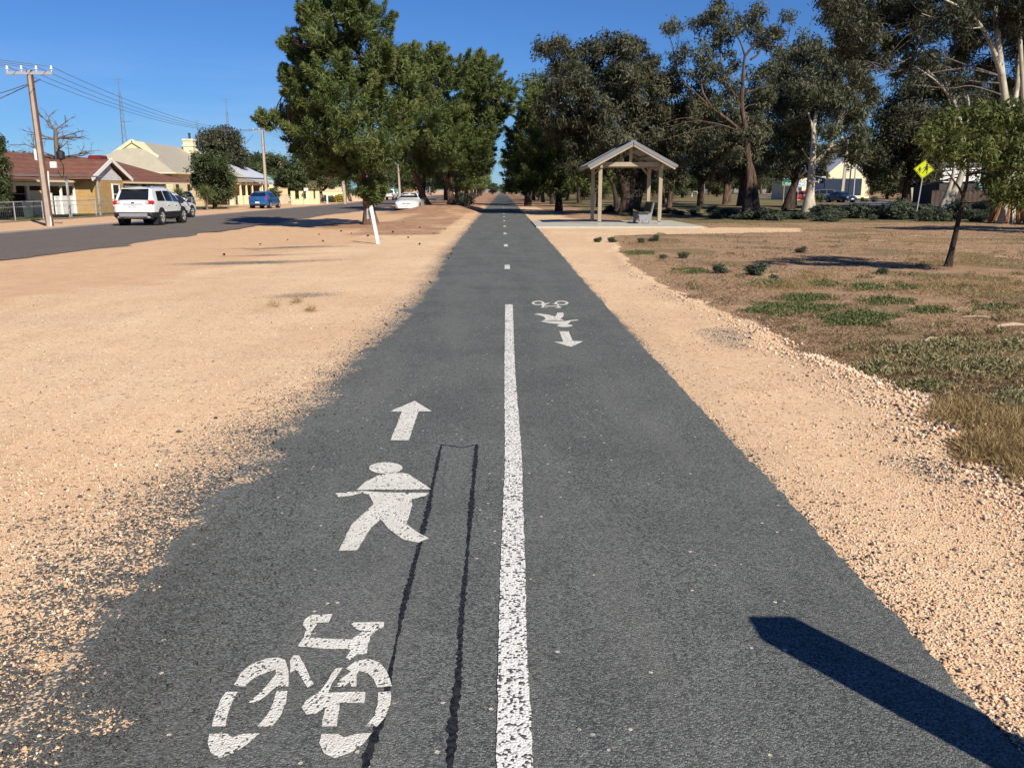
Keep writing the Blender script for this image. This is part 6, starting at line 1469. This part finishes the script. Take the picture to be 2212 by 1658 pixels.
blue = make_car('parked_hatchback', 'bright blue hatchback parked at the far side of the street', 'car', (bl_x, 78, .0), -.05, HATCH, M['paint_blue'], (.31, .2, -1.25, 1.25, 0), None, None, True,
  dict(side=[(-1.25, -.45, .25, 0), (-.38, .80, 0, .45)], rear=(-1.83, -1.50, .04, .022, .0), front=(.95, .42, .04, .012),
       boxes=[('number_plate', 'plate', (-.05, -1.995, .52), (.37, .03, .13), 0), ('tail_light', 'lamp_red', (.72, -1.86, .90), (.22, .20, .26), .05), ('tail_light', 'lamp_red', (-.72, -1.86, .90), (.22, .20, .26), .05), ('lower_bumper', 'black', (0, -1.965, .33), (1.3, .06, .12), .03), ('badge', 'rim', (0, -1.965, .88), (.10, .03, .08), .02), ('reflector', 'lamp_clear', (.60, -1.965, .56), (.12, .03, .08), .01), ('mirror', 'paint_blue', (.95, .72, .93), (.18, .1, .12), .03), ('mirror', 'paint_blue', (-.95, .72, .93), (.18, .1, .12), .03), ('handle', 'paint_blue', (.875, -.3, .82), (.03, .16, .03), .01)]))
SEDAN = [(-2.42, .66, .40, .70, .74, .54), (-2.36, .80, .32, .86, .93, .6), (-2.2, .87, .28, .92, 1.0, .64), (-1.6, .89, .25, .93, 1.06, .64), (-1.35, .895, .25, .93, 1.16, .60), (-.85, .90, .24, .92, 1.38, .57), (-.3, .90, .24, .91, 1.43, .57), (.25, .90, .24, .90, 1.40, .57), (.65, .90, .24, .89, 1.22, .60), (1.05, .89, .24, .88, 1.0, .66), (1.6, .87, .26, .82, .93, .64), (2.1, .83, .28, .74, .83, .6), (2.3, .76, .28, .66, .72, .56), (2.42, .62, .32, .56, .6, .5)]
sed_opts = dict(side=[(-1.25, -.32, .32, 0), (-.24, .85, 0, .36)], rear=(-1.48, -.92, .05, .012, .06), front=(.98, .38, .05, .012, .05),
   boxes=[('headlight', 'lamp_clear', (.60, 2.25, .66), (.34, .14, .13), .04), ('headlight', 'lamp_clear', (-.60, 2.25, .66), (.34, .14, .13), .04), ('grille', 'black', (0, 2.36, .64), (.56, .08, .075), .02), ('badge', 'rim', (0, 2.405, .64), (.10, .02, .06), .01), ('air_intake', 'black', (0, 2.385, .36), (1.15, .06, .06), .02), ('number_plate', 'plate', (0, 2.425, .49), (.37, .02, .11), 0), ('tail_light', 'lamp_red', (.66, -2.34, .82), (.36, .1, .15), .03), ('tail_light', 'lamp_red', (-.66, -2.34, .82), (.36, .1, .15), .03), ('mirror', 'black', (1.0, .72, .95), (.2, .1, .13), .03), ('mirror', 'black', (-1.0, .72, .95), (.2, .1, .13), .03), ('handle', 'dark_metal', (.91, -.15, .80), (.03, .16, .03), .01), ('handle', 'dark_metal', (-.91, -.15, .80), (.03, .16, .03), .01), ('tail_plate', 'plate', (0, -2.41, .64), (.37, .02, .11), 0)])
wx = at(882, 440, 63)[0]
ws = make_car('parked_sedan', 'white sedan facing the camera, parked on the gravel verge beneath the pines', 'car', (wx, 64.5, .0), math.pi - .03, SEDAN, M['paint_white'], (.32, .2, -1.4, 1.42, 0), None, None, True, sed_opts)
plate_text(ws, 'UNK 763', (0, 2.437, .49), .075, math.pi)
w2x = at(408, 455, 52)[0]
make_car('parked_sedan', 'white sedan parked beyond the white SUV, only its front half showing', 'car', (w2x - .75, 50.6, .0), -.06, SEDAN, M['paint_white'], (.32, .2, -1.4, 1.42, 0), None, None, True, sed_opts)
make_car('parked_hatchback', 'white car standing in the driveway right of the yucca, behind the fence', 'car', (-28.0, 77.5, .0), .35, HATCH, M['paint_white'], (.31, .2, -1.25, 1.25, 0), None, None, True, dict(side=[(-1.25, -.45, .25, 0), (-.38, .80, 0, .45)], rear=(-1.83, -1.50, .04, .022, .0), front=(.95, .42, .04, .012), boxes=[('tail_light', 'lamp_red', (.72, -1.86, .90), (.22, .20, .26), .05), ('tail_light', 'lamp_red', (-.72, -1.86, .90), (.22, .20, .26), .05)]))
UTE = [(-2.55, .80, .52, .96, 1.0, .72), (-2.5, .88, .48, 1.0, 1.03, .80), (-.55, .90, .42, 1.04, 1.06, .82), (-.45, .90, .40, 1.04, 1.20, .70), (-.28, .90, .40, 1.04, 1.66, .64), (.3, .90, .40, 1.02, 1.74, .64), (.65, .90, .40, 1.01, 1.66, .64), (1.25, .90, .40, 1.0, 1.12, .70), (1.9, .88, .42, .96, 1.04, .68), (2.35, .84, .44, .86, .92, .62), (2.5, .74, .5, .72, .76, .5)]
ux = at(842, 420, 138)[0]
make_car('pickup', 'white pickup parked far along the street with its tail to the camera', 'car', (ux, 138, .0), -.06, UTE, M['paint_white'], (.37, .23, -1.55, 1.5, 0), None, None, True,
  dict(side=[(-.22, .95, .05, .40)], rear=(-.53, -.24, .10, .02), front=(1.22, .68, .05, .012), boxes=[('tail_light', 'lamp_red', (.82, -2.52, .82), (.14, .1, .3), .02), ('tail_light', 'lamp_red', (-.82, -2.52, .82), (.14, .1, .3), .02), ('rear_bumper', 'black', (0, -2.58, .50), (1.6, .12, .14), .03), ('tub_floor', 'black', (0, -1.5, 1.045), (1.5, 1.7, .02), 0), ('mirror', 'paint_white', (1.02, .85, 1.1), (.2, .1, .2), .03), ('mirror', 'paint_white', (-1.02, .85, 1.1), (.2, .1, .2), .03)]))
# cars beyond the highway
nx = at(1816, 420, 112)[0]
nav = make_car('parked_sedan', 'dark navy sedan facing the highway at the far right of the park', 'car', (nx, 112, -.02), math.pi + .25, SEDAN, M['paint_navy'], (.32, .2, -1.4, 1.42, 0), None, None, True, sed_opts)
gx2 = at(1778, 415, 118)[0]
make_car('parked_suv', 'dark grey wagon side on, just left of the navy sedan', 'car', (gx2, 119, .0), 1.35, SUV, M['paint_grey'], (.355, .23, -1.36, 1.34, 0), None, .45, True, dict(side=[(-1.62, -.72, .18, 0), (-.62, .22, 0, 0), (.30, 1.10, 0, .42)], rear=(-2.115, -1.80, .05, .03, .0), front=(1.22, .50, .05, .012), boxes=[('headlight', 'lamp_clear', (.66, 2.14, .76), (.26, .12, .12), .03), ('headlight', 'lamp_clear', (-.66, 2.14, .76), (.26, .12, .12), .03)]))
for (u, Y, col, rz, lb) in ((1728, 126, 'paint_red', 1.4, 'red car mostly hidden behind the cream gum trunk'), (1448, 330, 'paint_red', .3, 'distant red car at the junction left of the yellow warning sign'), (1478, 330, 'paint_white', 2.9, 'distant white car on the highway, right of the yellow warning sign'), (1462, 345, 'paint_white', 2.9, 'distant white car on the highway behind the traffic sign')):
    make_car('distant_car', lb, 'car', (at(u, 418, Y)[0], Y, 0), rz, HATCH, M[col], (.31, .2, -1.25, 1.25, 0), None, None, True, dict(side=[(-1.25, -.45, .25, 0), (-.38, .80, 0, .45)], rear=(-1.83, -1.50, .04, .022, .0), front=(.95, .42, .04, .012)))

# ------------------------------------------------------------------ signs and lamp posts
def diamond(name, label, base, zc_, half, tilt, yaw, poleh, col, figures, group=None):
    o = empty(name, base, yaw, label, 'sign', group)
    m = MB(); m.tube([(0, .05, -.1), (0, .05, poleh)], .032, 8); m.build('pole', M['steel'], o, smooth=60)
    def dia(h, y): return [(0, y, zc_ - h), (h, y, zc_), (0, y, zc_ + h), (-h, y, zc_)]
    m = MB(); m.prism(dia(half, 0), (0, -.006, 0), (0, .006, 0)); pn = m.build('panel', col, o)
    A, B = dia(half * .95, -.008), dia(half * .89, -.008)
    m = MB(); m.add(A + B, [(i, (i + 1) % 4, 4 + (i + 1) % 4, 4 + i) for i in range(4)]); m.build('border', M['ink'], pn)
    if figures:
        m = MB(); s = half
        def fig(cx, cz, k):
            h = [(cx + .09 * k * math.cos(a_), -.0085, cz + .36 * k + .09 * k * math.sin(a_)) for a_ in [i * .5236 for i in range(12)]]
            m.add(h, [tuple(range(12))])
            for pl in ([(-.10, .26), (.08, .27), (.10, .12), (.16, -.06), (-.16, -.06), (-.08, .10)], [(.06, .25), (.34, .14), (.33, .10), (.08, .17)], [(-.08, .25), (-.30, .04), (-.27, .01), (-.06, .16)], [(-.12, -.06), (-.02, -.06), (-.16, -.26), (-.26, -.40), (-.30, -.37), (-.22, -.22)], [(.03, -.06), (.13, -.06), (.11, -.25), (.12, -.40), (.04, -.40), (.04, -.24)]):
                m.add([(cx + x * k, -.0085, cz + z * k) for x, z in pl], [tuple(range(len(pl)))])
        fig(.10 * s / .42, zc_ + .02, .50 * s / .42); fig(-.17 * s / .42, zc_ - .05, .33 * s / .42)
        m.build('children_symbol', M['ink'], pn)
    return o
M['sign_yellow'] = plain('fluorescent_sign_yellow', (.72, .80, .01), .5, var=.03)
M['sign_orange'] = plain('warning_sign_yellow', (.75, .45, .02), .5, var=.03)
Ys = 44.5
bx_, by_ = at(1977, 466, Ys)[:2]
sg = diamond('warning_sign', 'bright yellow diamond sign with two running children on a leaning grey pole', (bx_, by_, H(bx_, by_)), 2.45, .47, 0, -.42, 2.45, M['sign_yellow'], True)
tp = at(1994, 366, Ys); dxs = tp[0] - bx_
zc0 = tp[2] - H(bx_, by_)
sg.rotation_euler = (0, math.atan2(dxs, zc0), -.42); sg.scale = (1, 1, 1)
for ch in sg.children: ch.location.z += (zc0 - 2.45) if ch.name.startswith('panel') else 0
fx_ = at(1483, 400, 300)
diamond('warning_sign', 'far small amber diamond sign at the distant junction', (fx_[0], 300, 0), 3.6, .75, 0, 0, 3.6, M['sign_orange'], False)
# green direction sign
Yg = 100
a, b = at(1689, 400, Yg), at(1722, 400, Yg)
gsn = empty('direction_sign', ((a[0] + b[0]) / 2, Yg, 0), 0, 'green road direction sign on two posts, half hidden by a dark trunk', 'sign')
wd = b[0] - a[0]; zt, zb2 = at(1700, 385.5, Yg)[2], at(1700, 401, Yg)[2]
m = MB(); m.box((0, 0, (zt + zb2) / 2), (wd, .03, zt - zb2), 0); pn = m.build('panel', plain('sign_green', (.01, .16, .09), .5, var=.03), gsn)
m = MB(); h_ = (zt - zb2) / 2; c_ = (zt + zb2) / 2
for dx_, dz_, sx_, sz_ in ((0, h_ - .04, wd - .1, .03), (0, -h_ + .04, wd - .1, .03), (-wd / 2 + .05, 0, .03, 2 * h_ - .11), (wd / 2 - .05, 0, .03, 2 * h_ - .11)): m.box((dx_, -.019, c_ + dz_), (sx_, .006, sz_))
m.build('border', M['white'], pn)
M['sign_amber'] = plain('sign_amber_text', (.8, .5, .02), .5)
plate_text(pn, 'Wallaroo', (.05, -.024, c_ - h_ * .42), .34, mat='white'); plate_text(pn, 'B85', (.22, -.024, c_ + h_ * .42), .32, mat='sign_amber')
for dx_ in (-wd * .36, wd * .36):
    m = MB(); m.tube([(dx_, .06, -.1), (dx_, .06, zt)], .06, 8); m.build('post', M['timber'], gsn)
bsx = at(1722, 395, 128)[0]
bs = empty('blue_sign', (at(1731, 400, 122)[0], 122, 0), 0, 'small pale blue sign on a post between the dark trunk and the cream gum', 'sign')
m = MB(); m.box((0, 0, 2.35), (1.0, .03, .65)); m.build('panel', plain('pale_blue_sign', (.35, .5, .62), .5), bs); m = MB(); m.tube([(-.42, .05, 0), (-.42, .05, 2.7)], .035, 8); m.build('post', M['steel'], bs)
m = MB(); m.box((0, -.018, 2.4), (.7, .006, .08)); m.box((-.08, -.018, 2.24), (.5, .006, .06)); m.build('stripe', M['white'], bs)
def lamp_post(u, Y, h, label, arm=1.2, r=.09, head=True):
    x = at(u, 415, Y)[0]; o = empty('street_lamp', (x, Y, 0), 0, label, 'street lamp', 'street lamps along the highway')
    m = MB(); m.tube([(0, 0, -.1), (0, 0, h * .6), (0, 0, h), (arm * .5, 0, h + .35), (arm, 0, h + .4)], [r, r * .8, r * .55, r * .45, r * .4], 8, smooth=3); m.build('pole', M['steel'], o, smooth=60)
    m = MB(); m.box((arm + .2, 0, h + .40), (.6, .22, .12), 0, .04); m.build('lamp_head', M['zinc'], o)
lamp_post(1520, 190, 9, 'tall street lamp seen in the gap right of the shelter roof', 1.4)
lamp_post(1464, 215, 9, 'street lamp left of the gap, by the far junction', -1.4)
lamp_post(1492, 330, 9, 'farthest street lamp at the distant junction', 1.2)
lamp_post(1843, 118, 8.5, 'pale street lamp just right of the navy sedan', -1.6, .11)
o, _ = stobie('power_pole', (at(1818, 420, 128)[0], 128, 0), (at(1822, 420, 128)[0], 128, 9.0), .42, 'pale power pole behind the navy sedan at the right', None, 2.0)
tag(MB().tube([(at(1832, 420, 122)[0], 122, 0), (at(1833, 420, 122)[0], 122, 6.3)], .10, 8).build('pole', M['dark_metal']), 'dark thin pole between the pale power pole and the street lamp', 'pole')
m = MB(); x = at(1523, 415, 0.1 + 210)[0]
tag(MB().tube([(at(1500, 418, 200)[0] - .6, 200, 0), (at(1500, 418, 200)[0] - .6, 200, 1.0), (at(1500, 418, 200)[0], 200, 1.2), (at(1500, 418, 200)[0] + .6, 200, 1.0), (at(1500, 418, 200)[0] + .6, 200, 0)], .09, 8, smooth=3).build('barrier_rail', M['white']), 'small white hoop rail beside the highway', 'rail')

# ------------------------------------------------------------------ buildings beyond the highway
cb = plain('cream_boards', (.74, .66, .44), .75, var=.05)
def gable_building(name, label, x0, x1, y0, y1, ez, rz_, wallm, roofm, wins=()):
    o = empty(name, (0, 0, 0), 0, label, 'building'); xm = (x0 + x1) / 2
    m = MB(); m.add([(x0, y0, 0), (x1, y0, 0), (x1, y1, 0), (x0, y1, 0), (x0, y0, ez), (x1, y0, ez), (x1, y1, ez), (x0, y1, ez), (xm, y0, rz_), (xm, y1, rz_)], [(0, 1, 5, 8, 4), (1, 2, 6, 5), (2, 3, 7, 9, 6), (3, 0, 4, 7)]); m.build('wall', wallm, o)
    m = MB()
    for xe in (x0 - .4, x1 + .4):
        s_ = (ez - rz_) / ((x1 - x0) / 2); ze = rz_ + s_ * abs(xe - xm)
        A = [(xm, y0 - .4, rz_ + .1), (xe, y0 - .4, ze + .1), (xe, y1 + .4, ze + .1), (xm, y1 + .4, rz_ + .1)]
        m.add(A + [(p[0], p[1], p[2] - .09) for p in A], [(0, 1, 2, 3), (7, 6, 5, 4), (0, 4, 5, 1), (1, 5, 6, 2), (2, 6, 7, 3)])
    m.build('roof', roofm, o)
    for (x, z, w, h) in wins: window(o, x, y0 - .01, z, w, h, face='y')
    return o
def X(u, Y): return at(u, 410, Y)[0]
def Z(v, Y): return at(1500, v, Y)[2]
gable_building('gabled_hall', 'cream gabled hall with white roof edges seen behind the navy sedan', X(1770, 165), X(1878, 165), 165, 185, Z(388, 165), Z(340, 165), cb, M['white'], [(X(1826, 165), Z(365, 165), .9, .8)])
gable_building('flat_shop', 'low cream building with a pair of white windows right of the cream gum', X(1716, 140), X(1778, 140), 140, 152, Z(386, 140), Z(379, 140), cb, M['zinc'], [(X(1764, 140), Z(393, 140), 1.0, 1.5), (X(1773, 140), Z(393, 140), 1.0, 1.5), (X(1726, 140), Z(405, 140), .8, 1.2)])
tk = empty('parked_truck', (X(1798, 138), 139, 0), 1.45, 'dark blue truck parked against the cream building', 'truck')
m = MB(); m.box((0, -1.6, 2.0), (2.4, 5.6, 2.6), 0, .08); m.build('box_body', plain('dark_blue_panel', (.02, .035, .06), .5), tk)
m = MB(); m.prism([(-1.1, 1.3, .6), (-1.1, 3.1, .6), (-1.1, 3.2, 1.5), (-1.1, 2.8, 2.5), (-1.1, 1.3, 2.6)], (0, 0, 0), (2.2, 0, 0)); m.build('cab', M['paint_navy'], tk)
m = MB(); m.box((0, 3.03, 2.0), (1.9, .05, .7)); m.build('windscreen', M['glass'], tk)
for y in (-3, 2.2):
    for s_ in (-1, 1):
        m = MB(); m.lathe([(.45, s_ * .85), (.45, s_ * 1.15)], 18, (0, y, .45), 'x'); m.build('wheel', M['rubber'], tk, smooth=40)
ws_ = empty('white_shed', (0, 0, 0), 0, 'white boarded shed wall showing between the leaning gum stems', 'shed')
xa_, xb_ = X(2028, 92), X(2114, 92); zb_, zt_ = Z(394, 92), Z(356, 92)
m = MB(); m.box(((xa_ + xb_) / 2, 95, (zb_ + zt_) / 2), (xb_ - xa_, 6, zt_ - zb_)); m.build('upper_wall', M['white'], ws_)
m = MB(); m.box(((xa_ + xb_) / 2, 95.05, zb_ / 2 - .005), (xb_ - xa_ - .1, 5.8, zb_ - .01)); m.build('lower_wall', plain('shed_base', (.06, .055, .05), .9), ws_)
m = MB()
for k in range(1, 4): m.box(((xa_ + xb_) / 2, 91.99, zb_ + (zt_ - zb_) * k / 4), (xb_ - xa_, .03, .05))
m.build('batten', plain('grey_batten', (.45, .47, .5), .7), ws_)
m = MB(); m.box(((xa_ + xb_) / 2, 95, zt_ + .10), (xb_ - xa_ + .6, 6.8, .18)); m.build('roof', M['zinc'], ws_)
sheetfence((X(1951, 108), 108), (X(2015, 108), 110), Z(402, 108), plain('khaki_sheet', (.30, .30, .20), .8), 'khaki sheet fence behind the yellow diamond sign')
sheetfence((X(2018, 90), 90.5), (X(2260, 90), 90.5), 1.5, plain('brown_fence', (.07, .05, .04), .9), 'dark brown fence along the far side of the highway')
rs = random.Random(19)
for (u, Y, s_, i) in ((1858, 118, 1.3, 0), (1880, 116, 1.5, 1), (1935, 108, 1.6, 0), (1990, 104, 1.6, 1), (2060, 88, 1.6, 0), (2150, 86, 1.5, 1), (1760, 112, 2.2, 1), (2105, 88, 1.3, 0)):
    bush(X(u, Y), Y - 1.5, s_, 'brownish shrub on the far verge of the highway', 'shrubs beyond the highway', i, 1.0)
